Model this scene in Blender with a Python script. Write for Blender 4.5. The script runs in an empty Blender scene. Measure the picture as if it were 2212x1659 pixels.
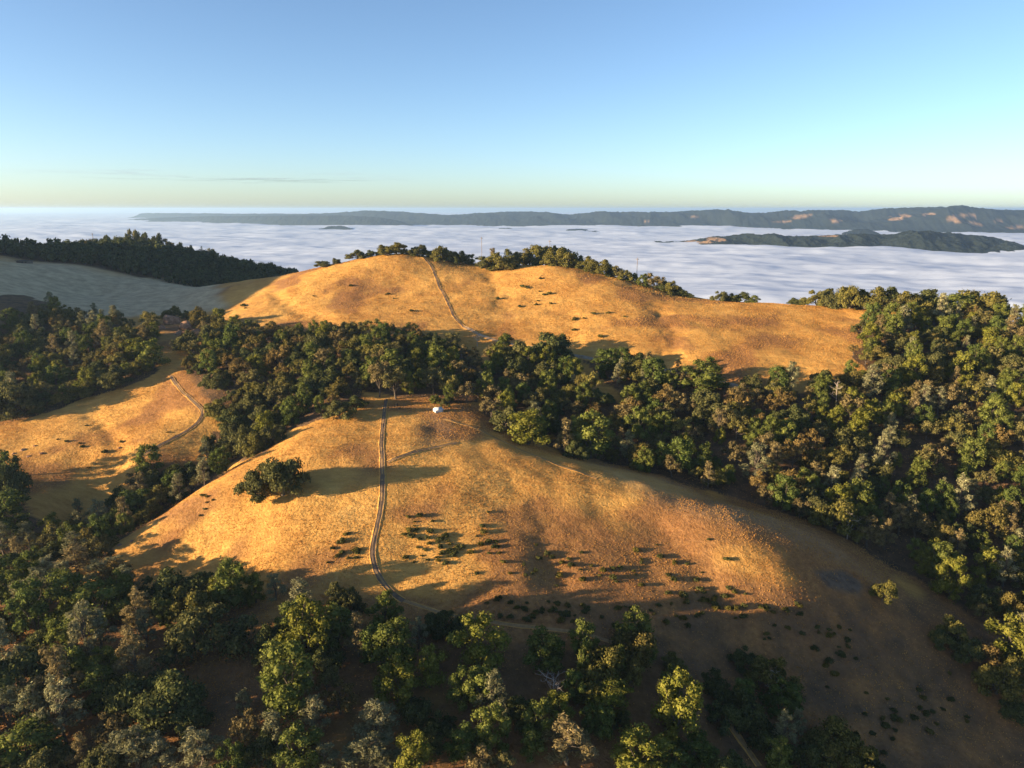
import bpy, math, random
import numpy as np
from mathutils import Vector

# ------------------------------------------------------------------ camera, sky, sun, exposure
SC = bpy.context.scene
COL = SC.collection
W0, H0, F0 = 2212.0, 1659.0, 1550.0          # reference pixel frame used to describe places in the photo
PITCH = math.radians(13.72)
cam_d = bpy.data.cameras.new('camera'); cam = bpy.data.objects.new('camera', cam_d); COL.objects.link(cam)
cam_d.sensor_width = 36.0; cam_d.lens = 36.0 * F0 / W0; cam_d.clip_start = 1.0; cam_d.clip_end = 400000.0
cam.location = (0, 0, 0); cam.rotation_euler = (math.pi / 2 - PITCH, 0, 0)
SC.camera = cam

SUN_EL = math.radians(9.3)
SUN_AZ = math.radians(17.0)                   # light travels towards (cos, sin) of this angle: from the left, a little from behind
sdir = Vector((math.cos(SUN_AZ) * math.cos(SUN_EL), math.sin(SUN_AZ) * math.cos(SUN_EL), -math.sin(SUN_EL)))
world = bpy.data.worlds.new('World'); SC.world = world; world.use_nodes = True
wn = world.node_tree.nodes; wl = world.node_tree.links; wn.clear()
sky = wn.new('ShaderNodeTexSky'); sky.sky_type = 'NISHITA'; sky.sun_disc = False
sky.sun_elevation = SUN_EL; sky.sun_rotation = math.atan2(-sdir.x, -sdir.y)
sky.altitude = 300; sky.air_density = 0.7; sky.dust_density = 0.8; sky.ozone_density = 2.0
bg = wn.new('ShaderNodeBackground'); bg.inputs['Strength'].default_value = 0.073
wo = wn.new('ShaderNodeOutputWorld')
wl.new(sky.outputs[0], bg.inputs[0]); wl.new(bg.outputs[0], wo.inputs[0])
sun_d = bpy.data.lights.new('sun', 'SUN'); sun = bpy.data.objects.new('sun', sun_d); COL.objects.link(sun)
sun_d.energy = 5.0; sun_d.angle = math.radians(0.53); sun_d.color = (1.0, 0.75, 0.46)
sun.rotation_euler = sdir.to_track_quat('-Z', 'Y').to_euler()
SC.view_settings.view_transform = 'Standard'; SC.view_settings.look = 'None'
SC.view_settings.exposure = 1.9; SC.view_settings.gamma = 1.0; SC.view_settings.use_curve_mapping = False
SC.render.engine = 'CYCLES'
SC.cycles.max_bounces = 5; SC.cycles.diffuse_bounces = 2; SC.cycles.transparent_max_bounces = 8
SC.cycles.volume_bounces = 0
SC.cycles.use_denoising = True; SC.cycles.denoiser = 'OPENIMAGEDENOISE'; SC.cycles.denoising_input_passes = 'RGB_ALBEDO_NORMAL'; SC.cycles.denoising_prefilter = 'ACCURATE'

# ------------------------------------------------------------------ helpers
CP, SP = math.cos(PITCH), math.sin(PITCH)
def slope_of(py):                              # tan of the angle below the horizontal of a picture row
    v = (H0 / 2 - np.asarray(py, float)) / F0
    return -(-SP + CP * v) / (CP + SP * v)
def xy_at(px, py, Y):                          # world point on the ray of a pixel at forward distance Y
    s = slope_of(py); return ((px - W0 / 2) / F0 * Y * (CP + s * SP), Y, -s * Y)
def project(x, y, z):
    x, y, z = (np.asarray(a, float) for a in (x, y, z))
    d = y * CP - z * SP; v = (y * SP + z * CP) / d
    return W0 / 2 + F0 * x / d, H0 / 2 - F0 * v, d

_rt = np.random.RandomState(5).rand(512, 512)
def vnoise(x, y):
    x = np.asarray(x, float); y = np.asarray(y, float)
    xi = np.floor(x).astype(int); yi = np.floor(y).astype(int); fx = x - xi; fy = y - yi
    fx = fx * fx * (3 - 2 * fx); fy = fy * fy * (3 - 2 * fy)
    a = _rt[xi % 512, yi % 512]; b = _rt[(xi + 1) % 512, yi % 512]
    c = _rt[xi % 512, (yi + 1) % 512]; d = _rt[(xi + 1) % 512, (yi + 1) % 512]
    return (a * (1 - fx) + b * fx) * (1 - fy) + (c * (1 - fx) + d * fx) * fy - 0.5
def fbm(x, y, o=4, g=0.5):
    t = 0; a = 1.0
    for i in range(o):
        t = t + a * vnoise(x * 2 ** i + 17.3 * i, y * 2 ** i + 9.1 * i); a *= g
    return t
def smooth(a, b, x):
    t = np.clip((x - a) / (b - a), 0, 1); return t * t * (3 - 2 * t)
def in_poly(px, py, poly):
    px = np.asarray(px, float); py = np.asarray(py, float); ins = np.zeros(px.shape, bool); n = len(poly)
    for i in range(n):
        x1, y1 = poly[i]; x2, y2 = poly[(i + 1) % n]
        if y1 == y2: continue
        c = ((y1 > py) != (y2 > py)) & (px < (x2 - x1) * (py - y1) / (y2 - y1) + x1); ins ^= c
    return ins
def np_mesh(name, V, Fq, mat=None, smooth_shade=False, mats=None, mat_idx=None):
    V = np.asarray(V, np.float32); Fq = np.asarray(Fq, np.int32); k = Fq.shape[1]; n = len(Fq)
    me = bpy.data.meshes.new(name); me.vertices.add(len(V)); me.vertices.foreach_set('co', V.ravel())
    me.loops.add(n * k); me.loops.foreach_set('vertex_index', Fq.ravel())
    me.polygons.add(n); me.polygons.foreach_set('loop_start', np.arange(0, n * k, k, dtype=np.int32))
    if smooth_shade: me.polygons.foreach_set('use_smooth', np.ones(n, bool))
    for m in (mats or ([mat] if mat else [])): me.materials.append(m)
    if mat_idx is not None: me.polygons.foreach_set('material_index', np.asarray(mat_idx, np.int32))
    me.update(calc_edges=True); me.validate(); return me
def link(name, data, parent=None, loc=None, **props):
    o = bpy.data.objects.new(name, data); COL.objects.link(o)
    if parent: o.parent = parent
    if loc is not None: o.location = loc
    for k, v in props.items(): o[k] = v
    return o
def grid_mesh(name, X, Y, Z, mat, smooth_shade=True):
    r, c = X.shape; idx = np.arange(r * c).reshape(r, c)
    F = np.stack([idx[:-1, :-1], idx[:-1, 1:], idx[1:, 1:], idx[1:, :-1]], -1).reshape(-1, 4)
    return np_mesh(name, np.stack([X, Y, Z], -1).reshape(-1, 3), F, mat, smooth_shade)

# ------------------------------------------------------------------ materials
def new_mat(name):
    m = bpy.data.materials.new(name); m.use_nodes = True; nt = m.node_tree; nt.nodes.clear()
    return m, nt.nodes, nt.links
def out(n, l, sh):
    o = n.new('ShaderNodeOutputMaterial'); l.new(sh, o.inputs['Surface'])
def bsdf(n, rough=0.9, spec=0.15):
    b = n.new('ShaderNodeBsdfPrincipled'); b.inputs['Roughness'].default_value = rough
    b.inputs['Specular IOR Level'].default_value = spec; return b
def noise(n, l, co, scale, detail=4, rough=0.55):
    t = n.new('ShaderNodeTexNoise'); t.inputs['Scale'].default_value = scale
    t.inputs['Detail'].default_value = detail; t.inputs['Roughness'].default_value = rough
    if co is not None: l.new(co, t.inputs['Vector'])
    return t.outputs['Fac']
def ramp(n, l, fac, stops):
    r = n.new('ShaderNodeValToRGB'); e = r.color_ramp.elements
    while len(e) < len(stops): e.new(0.5)
    for i, (p, c) in enumerate(stops): e[i].position = p; e[i].color = (*c, 1)
    l.new(fac, r.inputs[0]); return r.outputs[0]
def mixc(n, l, fac, a, b, mode='MIX'):
    m = n.new('ShaderNodeMix'); m.data_type = 'RGBA'; m.blend_type = mode
    for s, v in ((0, fac), (6, a), (7, b)):
        if hasattr(v, 'links') or hasattr(v, 'is_output'): l.new(v, m.inputs[s])
        elif isinstance(v, tuple): m.inputs[s].default_value = (*v, 1)
        else: m.inputs[s].default_value = v
    return m.outputs[2]
def math_(n, l, op, a, b=None):
    m = n.new('ShaderNodeMath'); m.operation = op
    for i, v in enumerate((a, b)):
        if v is None: continue
        if hasattr(v, 'is_output'): l.new(v, m.inputs[i])
        else: m.inputs[i].default_value = v
    return m.outputs[0]
def bump(n, l, h, strength, dist):
    b = n.new('ShaderNodeBump'); b.inputs['Strength'].default_value = strength; b.inputs['Distance'].default_value = dist
    l.new(h, b.inputs['Height']); return b.outputs[0]

STRAW = [(0.25, (0.30, 0.135, 0.034)), (0.42, (0.44, 0.222, 0.058)), (0.55, (0.57, 0.315, 0.085)), (0.72, (0.70, 0.42, 0.13))]
def straw_nodes(n, l, co):
    big = noise(n, l, co, 0.035, 6, 0.62); mp = n.new('ShaderNodeMapping'); mp.inputs['Rotation'].default_value = (0, 0, 0.35); mp.inputs['Scale'].default_value = (0.14, 0.5, 0.3)
    l.new(co, mp.inputs[0]); mid = noise(n, l, mp.outputs[0], 1.0, 6, 0.68)
    f = math_(n, l, 'ADD', math_(n, l, 'MULTIPLY', big, 0.55), math_(n, l, 'MULTIPLY', mid, 0.45))
    return ramp(n, l, f, STRAW)
def terrain_material():
    m, n, l = new_mat('dry_grassland'); tc = n.new('ShaderNodeTexCoord'); co = tc.outputs['Object']
    c = straw_nodes(n, l, co)
    at = n.new('ShaderNodeAttribute'); at.attribute_name = 'cover'
    sp = n.new('ShaderNodeSeparateColor'); l.new(at.outputs['Color'], sp.inputs[0])
    fine = noise(n, l, co, 1.6, 4, 0.7)
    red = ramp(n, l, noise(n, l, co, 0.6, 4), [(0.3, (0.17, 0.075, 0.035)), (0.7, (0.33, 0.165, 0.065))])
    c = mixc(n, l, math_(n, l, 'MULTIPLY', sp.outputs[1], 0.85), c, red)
    ap = n.new('ShaderNodeAttribute'); ap.attribute_name = 'pale'
    pal = ramp(n, l, noise(n, l, co, 0.12, 6, 0.65), [(0.3, (0.36, 0.265, 0.15)), (0.7, (0.64, 0.48, 0.28))])
    c = mixc(n, l, ap.outputs['Fac'], c, pal)
    litter_or_shade = ramp(n, l, noise(n, l, co, 0.25, 5), [(0.3, (0.07, 0.05, 0.03)), (0.7, (0.17, 0.10, 0.055))])
    c = mixc(n, l, sp.outputs[0], c, litter_or_shade)  # forest floor, and the shade painted on the lower right slope
    ash = ramp(n, l, noise(n, l, co, 0.5, 4), [(0.3, (0.065, 0.054, 0.043)), (0.7, (0.16, 0.13, 0.10))])
    c = mixc(n, l, math_(n, l, 'MULTIPLY', sp.outputs[2], 0.85), c, ash)
    c = mixc(n, l, 0.35, c, ramp(n, l, fine, [(0.25, (0.45, 0.42, 0.4)), (0.75, (1.0, 1.0, 1.0))]), 'MULTIPLY')
    b = bsdf(n, 0.95, 0.05); l.new(c, b.inputs['Base Color'])
    h = math_(n, l, 'ADD', noise(n, l, co, 1.1, 5, 0.65), math_(n, l, 'MULTIPLY', noise(n, l, co, 0.3, 3), 1.5))
    l.new(bump(n, l, h, 0.85, 0.45), b.inputs['Normal']); out(n, l, b.outputs[0]); return m
def tuft_material():
    m, n, l = new_mat('dry_grass_stems'); tc = n.new('ShaderNodeTexCoord')
    c = straw_nodes(n, l, tc.outputs['Object'])
    g = n.new('ShaderNodeNewGeometry')
    v = ramp(n, l, g.outputs['Random Per Island'], [(0.0, (0.7, 0.66, 0.6)), (0.6, (1, 1, 1)), (1.0, (1.15, 1.15, 1.1))])
    c = mixc(n, l, 1.0, c, v, 'MULTIPLY')
    d = n.new('ShaderNodeBsdfDiffuse'); t = n.new('ShaderNodeBsdfTranslucent'); mx = n.new('ShaderNodeMixShader')
    mx.inputs[0].default_value = 0.3; l.new(c, d.inputs[0]); l.new(c, t.inputs[0])
    l.new(d.outputs[0], mx.inputs[1]); l.new(t.outputs[0], mx.inputs[2]); out(n, l, mx.outputs[0]); return m
def leaf_material(name, lo, hi, transl=0.22):
    m, n, l = new_mat(name); g = n.new('ShaderNodeNewGeometry'); oi = n.new('ShaderNodeObjectInfo')
    c = ramp(n, l, g.outputs['Random Per Island'], [(0.0, lo), (1.0, hi)])
    c = mixc(n, l, 1.0, c, oi.outputs['Color'], 'MULTIPLY')
    d = n.new('ShaderNodeBsdfDiffuse'); t = n.new('ShaderNodeBsdfTranslucent'); mx = n.new('ShaderNodeMixShader')
    mx.inputs[0].default_value = transl; l.new(c, d.inputs[0]); l.new(c, t.inputs[0])
    l.new(d.outputs[0], mx.inputs[1]); l.new(t.outputs[0], mx.inputs[2]); out(n, l, mx.outputs[0]); return m
def plain(name, a, b, scale=2.0, rough=0.85, bmp=0.0, spec=0.15):
    m, n, l = new_mat(name); tc = n.new('ShaderNodeTexCoord'); f = noise(n, l, tc.outputs['Object'], scale, 5, 0.6)
    p = bsdf(n, rough, spec); l.new(ramp(n, l, f, [(0.3, a), (0.7, b)]), p.inputs['Base Color'])
    if bmp: l.new(bump(n, l, f, 1.0, bmp), p.inputs['Normal'])
    out(n, l, p.outputs[0]); return m
M = {}
M['terrain'] = terrain_material(); M['tuft'] = tuft_material()
M['oak_leaf'] = leaf_material('live_oak_leaves', (0.040, 0.045, 0.016), (0.120, 0.113, 0.042))
M['bay_leaf'] = leaf_material('bay_leaves', (0.055, 0.070, 0.014), (0.135, 0.142, 0.038))
M['pine_leaf'] = leaf_material('grey_pine_needles', (0.085, 0.088, 0.042), (0.20, 0.19, 0.10), 0.25)
M['brown_leaf'] = leaf_material('thin_oak_leaves', (0.060, 0.052, 0.021), (0.165, 0.138, 0.056))
M['fir_leaf'] = leaf_material('fir_needles', (0.018, 0.028, 0.018), (0.045, 0.06, 0.035))
M['shrub_leaf'] = leaf_material('shrub_leaves', (0.045, 0.050, 0.016), (0.11, 0.105, 0.036))
M['bark'] = plain('bark', (0.05, 0.04, 0.03), (0.14, 0.11, 0.08), 3.0, 0.95)
M['dead_bark'] = plain('bleached_wood', (0.22, 0.18, 0.15), (0.40, 0.34, 0.29), 3.0, 0.9)
M['dirt'] = plain('track_dirt', (0.10, 0.068, 0.045), (0.19, 0.13, 0.085), 0.8, 0.95, 0.15, 0.05)
M['faint'] = plain('worn_grass', (0.22, 0.135, 0.065), (0.36, 0.22, 0.095), 0.9, 0.95, 0.1, 0.05)
M['road'] = plain('gravel_road', (0.26, 0.19, 0.13), (0.38, 0.29, 0.21), 0.8, 0.95, 0.1, 0.05)
M['rock'] = plain('brown_rock', (0.16, 0.085, 0.05), (0.36, 0.22, 0.14), 0.5, 0.95, 0.4, 0.05)
M['canvas'] = plain('white_canvas', (0.46, 0.47, 0.48), (0.58, 0.58, 0.57), 1.0, 0.8)
M['dark'] = plain('dark_metal', (0.02, 0.02, 0.02), (0.05, 0.045, 0.04), 3.0, 0.6)
M['wood'] = plain('weathered_wood', (0.12, 0.09, 0.07), (0.24, 0.19, 0.15), 2.0, 0.9)
M['roof'] = plain('dark_roofing', (0.05, 0.05, 0.05), (0.11, 0.10, 0.09), 2.0, 0.85)

# ------------------------------------------------------------------ the terrain: a surface through surveyed points
CTRL = [  # (picture x, picture y, forward distance)
 # knoll: crest, nose and foot along the track
 (947,888,328),(830,868,340),(880,905,318),(830,950,288),(826,1000,268),(826,1100,240),(806,1200,217),(850,1300,197),(850,1400,177),
 (850,1500,160.5),(850,1600,148),(850,1659,141),
 # left spur of the knoll
 (790,862,343),(640,940,302),(560,985,287),(500,1020,275),(350,1120,250),(270,1170,240),(180,1220,229),
 (640,1050,255),(640,1180,222),(500,1150,236),(500,1250,212),(300,1250,221),(100,1350,193),(100,1500,162),(100,1640,144),
 (500,1400,174),(500,1550,150),(0,1250,229),
 # left ravine and hillside
 (350,1096,286),(470,1005,310),(550,956,322),(200,1130,285),(300,1000,306),(300,900,350),(350,820,388),(100,1100,279),(100,950,329),
 (0,900,362),(100,830,400),(100,700,478),(110,660,520),(460,900,342),(480,830,372),(440,885,347),(0,1020,300),(250,740,440),(400,740,440),
 # saddle and far left
 (200,640,620),(330,613,680),(100,572,680),(20,568,690),(550,602,640),(450,660,560),(300,680,540),(420,700,500),
 # back hill: skyline
 (850,549,600),(700,580,592),(780,560,598),(620,594,610),(930,566,590),(1040,593,575),(1190,584,560),(1140,573,605),(1330,606,540),(1480,643,520),(1650,655,500),(1800,664,480),
 # back hill: face
 (700,640,530),(850,620,545),(950,650,510),(1000,700,460),(600,690,490),(700,690,480),(1150,640,515),(1200,700,455),(1300,740,420),(1400,700,445),
 (1500,760,400),(1600,820,365),(1700,740,415),(1700,800,375),(1840,780,385),(1840,690,455),
 # grove behind the tent
 (900,830,362),(900,780,395),(900,740,425),(700,850,347),(700,800,380),(700,740,430),(560,800,390),(560,740,440),
 # knoll right: skyline
 (1040,905,322),(1200,985,288),(1400,1055,262),(1600,1105,250),(1750,1170,241),(1900,1260,232),(2100,1400,213),(2212,1520,194),
 # knoll right flank
 (1100,1000,272),(1100,1100,243),(1100,1200,218),(1100,1300,197),(1100,1400,180),(1100,1550,156),
 (1400,1150,236),(1400,1250,213),(1400,1350,195),(1400,1500,170),(1400,1640,152),(1700,1300,208),(1700,1400,196),(1700,1550,174),(2000,1500,194),(2000,1640,170),
 # right ravine and wooded slope
 (1250,860,355),(1400,900,345),(1400,820,375),(1250,790,400),(1600,950,318),(1600,880,345),(1900,1100,286),(1900,950,323),(1900,830,364),(1900,720,425),
 (2150,1150,276),(2150,1000,312),(2150,850,356),(2150,740,405),(2150,690,440),(1950,684,448),(1200,946,330),(1400,1016,300),(1600,1078,283),(1900,1200,259),(2100,1274,247),
 # wooded hill behind the saddle
 (300,544,860),(430,562,850),(180,560,850),(600,601,810),(20,578,860),(520,584,830),
]
XTRA = [  # ground outside the frame or hidden behind crests: (x, y, z)
 (-900,-100,-150),(-900,300,-70),(-800,600,40),(-900,1000,-120),(-900,1300,-330),(-560,520,12),(-480,420,-42),(-450,250,-112),(-350,100,-152),(-600,100,-130),
 (-300,200,-133),(-270,160,-132),(0,0,-150),(300,0,-185),(600,0,-195),(0,-200,-190),(-400,-200,-180),(400,-200,-200),(0,90,-138),(150,90,-170),(-150,90,-132),
 (330,250,-108),(350,330,-72),(420,430,-75),(600,500,-120),(900,300,-160),(900,900,-330),(600,900,-310),(300,800,-270),(0,720,-100),(0,850,-200),(0,1000,-300),
 (150,640,-100),(150,760,-210),(300,580,-110),(230,600,-115),(-160,700,-85),(-150,760,-110),(-330,760,-78),(-150,1000,-190),(-400,1000,-150),(-400,1250,-320),(0,1300,-350),(900,1300,-350),(500,1300,-350),
 (330,500,-95),(420,560,-130),(-280,740,-80),
]
_c = np.array([xy_at(*p) for p in CTRL] + [tuple(map(float, p)) for p in XTRA])
_S = 300.0
_P = _c[:, :2] / _S; _n = len(_P)
def _k(r2): return 0.5 * r2 * np.log(r2 + 1e-12)
_A = np.zeros((_n + 3, _n + 3)); _A[:_n, :_n] = _k(((_P[:, None] - _P[None]) ** 2).sum(-1)) + np.eye(_n) * 2e-4
_A[:_n, _n] = 1; _A[:_n, _n + 1:] = _P; _A[_n, :_n] = 1; _A[_n + 1:, :_n] = _P.T
_w = np.linalg.solve(_A, np.concatenate([_c[:, 2], np.zeros(3)]))
def base_h(x, y):
    x = np.asarray(x, float); y = np.asarray(y, float); sh = x.shape; q = np.stack([x.ravel(), y.ravel()], 1) / _S
    r = np.empty(len(q))
    for i in range(0, len(q), 20000):
        b = q[i:i + 20000]; r[i:i + 20000] = _k(((b[:, None] - _P[None]) ** 2).sum(-1)) @ _w[:_n] + _w[_n] + b @ _w[_n + 1:]
    return r.reshape(sh)
def relief(x, y):
    return 1.6 * fbm(x / 38, y / 38, 3) + 0.55 * fbm(x / 9 + 40, y / 9, 3)
GULLY = [([(1040,965),(1110,1030),(1160,1085),(1195,1140),(1180,1200),(1215,1260)], 9.0, .8), ([(930,905),(945,940),(950,985)], 8.0, .5), ([(1150,1150),(1180,1210),(1190,1270),(1260,1330)], 7.0, .5), ([(1430,1130),(1500,1210),(1560,1290)], 9.0, 1.2),
         ([(1060,600),(1090,640),(1080,690)], 12.0, 1.6), ([(1420,660),(1450,720),(1440,770)], 12.0, 1.8), ([(600,640),(640,670),(700,690)], 10.0, 1.8), ([(200,900),(260,960),(250,1010)], 8.0, 1.2)]
def carve(x, y, b):
    z = b.copy(); px, py, d = project(x, np.maximum(y, 20), b)
    for pts, w, dp in GULLY:
        dm = np.full(x.shape, 1e9); pp = np.array(pts, float)
        for i in range(len(pp) - 1):
            for t in np.linspace(0, 1, 7): q = pp[i] * (1 - t) + pp[i + 1] * t; dm = np.minimum(dm, np.hypot((px - q[0]) * d / F0, (py - q[1]) * d / F0 * 2.0))
        z = z - dp * np.exp(-(dm / w) ** 2 * 2.2) * (0.8 + 0.6 * fbm(x / 6, y / 6, 2))
    return z
def ground(x, y): return base_h(x, y) + relief(x, y)
def hit(px, py, y0=110., y1=1000.):            # where the ray of a pixel first meets the ground
    Y = np.linspace(y0, y1, 1800); s = slope_of(py); X = (px - W0 / 2) / F0 * Y * (CP + s * SP)
    g = grid_h(X, Y); below = g > -s * Y; i = int(np.argmax(below))
    if not below.any(): i = int(np.argmin(-s * Y - g))
    return float(X[i]), float(Y[i])
def gz(x, y): return float(grid_h(x, y))

def axis(lo, f0, f1, hi, fine, coarse):
    a = list(np.arange(f0, f1 + 1e-6, fine)); st = fine; v = f1
    while v < hi: st = min(st * 1.25, coarse); v += st; a.append(v)
    st = fine; v = f0; b = []
    while v > lo: st = min(st * 1.25, coarse); v -= st; b.append(v)
    return np.array(b[::-1] + a)
XS = axis(-1000, -400, 380, 1000, 1.6, 30); YS = axis(-250, 128, 660, 1400, 1.6, 30)
GX, GY = np.meshgrid(XS, YS)
GB = base_h(GX, GY); GZ = carve(GX, GY, GB) + relief(GX, GY)
def grid_h(x, y):                              # height on the built mesh
    x = np.asarray(x, float); y = np.asarray(y, float)
    i = np.clip(np.searchsorted(XS, x) - 1, 0, len(XS) - 2); j = np.clip(np.searchsorted(YS, y) - 1, 0, len(YS) - 2)
    fx = (x - XS[i]) / (XS[i + 1] - XS[i]); fy = (y - YS[j]) / (YS[j + 1] - YS[j])
    return (GZ[j, i] * (1 - fx) + GZ[j, i + 1] * fx) * (1 - fy) + (GZ[j + 1, i] * (1 - fx) + GZ[j + 1, i + 1] * fx) * fy

# picture-frame outlines of what grows where on the ground
WOODS = {
 'left_slope': [(-60,640),(60,640),(110,655),(170,690),(240,690),(300,715),(330,750),(345,800),(300,825),(200,855),(100,890),(40,908),(-60,915)],
 'saddle': [(315,690),(420,688),(500,705),(560,718),(640,735),(665,770),(640,830),(620,890),(590,930),(500,925),(470,880),(430,850),(400,800),(410,760),(330,740)],
 'ravine_top': [(455,930),(600,905),(630,925),(570,980),(500,1003),(455,990)],
 'ravine_low': [(250,1080),(300,1030),(400,1010),(480,1005),(490,1022),(400,1078),(320,1130),(230,1185),(150,1230),(60,1290),(-60,1300),(-60,1010),(20,1040),(60,1110),(110,1150),(190,1130)],
 'grove': [(640,735),(760,722),(880,730),(1000,750),(1035,800),(1035,870),(965,872),(920,862),(840,858),(790,845),(765,870),(700,905),(630,930),(590,930),(620,880),(640,810)],
 'tent_wood': [(1040,890),(1035,800),(1100,762),(1190,770),(1225,800),(1300,850),(1350,880),(1350,1008),(1300,1000),(1220,985),(1150,945),(1060,910)],
 'hollow': [(1250,775),(1400,795),(1500,812),(1580,832),(1640,842),(1750,850),(1750,1125),(1700,1110),(1550,1063),(1400,1022),(1350,1008),(1350,865),(1290,820)],
 'right_slope': [(1750,850),(1800,832),(1868,800),(1832,772),(1866,738),(1846,712),(1880,694),(1900,688),(2000,690),(2270,695),(2270,1450),(2212,1410),(2150,1370),(2080,1310),(1985,1250),(1850,1178),(1750,1125)],
 'foot': [(-60,1300),(100,1290),(240,1265),(330,1300),(520,1300),(330,1400),(330,1480),(300,1560),(380,1640),(300,1700),(-60,1720)],
 'front': [(560,1400),(760,1360),(960,1370),(1080,1450),(1250,1420),(1420,1430),(1560,1480),(1700,1520),(1760,1580),(1900,1700),(380,1700),(450,1620),(640,1560),(600,1450)],
}
CLEAR = [[(335,690),(430,690),(445,735),(420,752),(345,748)], [(330,735),(390,735),(410,800),(440,850),(480,890),(420,860),(345,815)], [(1225,800),(1260,800),(1350,850),(1330,862),(1270,840)],
         [(1000,690),(1120,735),(1120,765),(1040,760)]]
PX, PY, _ = project(GX, np.maximum(GY, 20), GZ)
forest_or_shade = np.zeros(GX.shape)
for k, p in WOODS.items():
    if k not in ('foot', 'front'): forest_or_shade = np.maximum(forest_or_shade, in_poly(PX + 14 * fbm(GX / 9, GY / 9, 2), PY + 8 * fbm(GX / 9 + 7, GY / 9, 2), p))
far_wood = in_poly(PX, PY, [(-400, 300), (700, 300), (640, 600), (-400, 600)]) & (GY > 725)
forest_or_shade = np.maximum(forest_or_shade, far_wood)
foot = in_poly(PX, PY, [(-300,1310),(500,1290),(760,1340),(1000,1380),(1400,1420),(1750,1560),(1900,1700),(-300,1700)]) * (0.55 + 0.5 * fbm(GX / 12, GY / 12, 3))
forest_or_shade = np.maximum(forest_or_shade, foot)
forest_or_shade = np.maximum(forest_or_shade, np.clip(0.48 + 0.9 * fbm(GX / 7, GY / 7, 4), 0, 1) * smooth(1255, 1330, PY + 10 * fbm(GX / 10, GY / 10, 3)) * smooth(900, 1500, PX))  # no wood here: litter colour painted in to deepen the slope's shade
for p in CLEAR: forest_or_shade[in_poly(PX, PY, p)] *= 0.45
red_and_shade = smooth(0.0, 0.35, fbm(GX / 30 + 3, GY / 30, 4) + 0.55 * (smooth(980, 1150, PX) * smooth(1000, 1120, PY)) + 0.35 * smooth(1230, 1330, PY) - 0.02)  # reddish forb patches, plus painted darkening for shade on the low ground
red_and_shade = np.maximum(red_and_shade, 0.9 * in_poly(PX, PY, [(1045,905),(1120,920),(1160,960),(1110,965)]))
nz = 8 * fbm(GX / 5, GY / 5, 3)
burn_and_dark = smooth(1.05, 0.75, np.hypot((PX - 1815 + 3 * nz) / 58, (PY - 1256 - 0.35 * (PX - 1815) + nz) / 26))
burn_and_dark = np.maximum(burn_and_dark, 0.55 * smooth(1.1, 0.5, np.hypot((PX - 940 + 2 * nz) / 55, (PY - 935 + nz) / 50)))  # second, fainter dark patch high on the knoll
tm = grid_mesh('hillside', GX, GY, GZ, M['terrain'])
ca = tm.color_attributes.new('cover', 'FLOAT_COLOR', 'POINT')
ca.data.foreach_set('color', np.stack([forest_or_shade, red_and_shade, burn_and_dark, np.ones_like(burn_and_dark)], -1).astype(np.float32).ravel())
pale = smooth(0, 1, in_poly(PX + 20 * fbm(GX / 12, GY / 12, 3), PY + 8 * fbm(GX / 12 + 3, GY / 12, 3), [(-400,540),(120,560),(330,600),(470,590),(470,640),(500,668),(420,680),(280,684),(-400,700)]) * 1.0) * (GY > 440)
pale = np.maximum(pale, .22 * in_poly(PX + 25 * fbm(GX / 12, GY / 12, 3), PY + 14 * fbm(GX / 12 + 3, GY / 12, 3), [(1200,960),(1500,1060),(1750,1150),(1960,1290),(1850,1230),(1600,1130),(1400,1080)]))
for _ in range(10): pale[1:-1, 1:-1] = (pale[1:-1, 1:-1] * 2 + pale[:-2, 1:-1] + pale[2:, 1:-1] + pale[1:-1, :-2] + pale[1:-1, 2:]) / 6
pa = tm.attributes.new('pale', 'FLOAT', 'POINT'); pa.data.foreach_set('value', pale.astype(np.float32).ravel())
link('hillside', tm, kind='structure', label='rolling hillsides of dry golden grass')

# ------------------------------------------------------------------ the sea of fog and the far hills
FOGZ = -220.0
def fog_material():
    m, n, l = new_mat('fog_bank'); b = bsdf(n, 1.0, 0.0); b.inputs['Base Color'].default_value = (0.47, 0.54, 0.66, 1)
    tc = n.new('ShaderNodeTexCoord'); mp = n.new('ShaderNodeMapping'); mp.inputs['Scale'].default_value = (0.004, 0.011, 0.01)
    l.new(tc.outputs['Object'], mp.inputs[0]); h = noise(n, l, mp.outputs[0], 1.0, 5, 0.5)
    l.new(bump(n, l, h, 0.35, 14.0), b.inputs['Normal']); out(n, l, b.outputs[0]); return m
R = 640 * np.power(64000 / 640., np.linspace(0, 1, 520)); A = np.radians(np.linspace(-58, 58, 620))
RR, AA = np.meshgrid(R, A, indexing='ij'); FX = RR * np.sin(AA); FY = RR * np.cos(AA)
wave = 26 * fbm(FX / 620 + 4, FY / 300, 4, 0.5) + 40 * fbm(FX / 2600, FY / 1300 + 8, 3) + 6 * fbm(FX / 140, FY / 90 + 5, 3)
dip = 75 * smooth(1950, 1250, FY + 90 * fbm(FX / 200, FY / 200, 3)) * smooth(150, 600, FX)
link('fog_sea', grid_mesh('fog_sea', FX, FY, FOGZ + wave * smooth(70000, 9000, RR) - dip, fog_material()), kind='structure',
     label='sea of white morning fog filling the valley')

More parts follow.
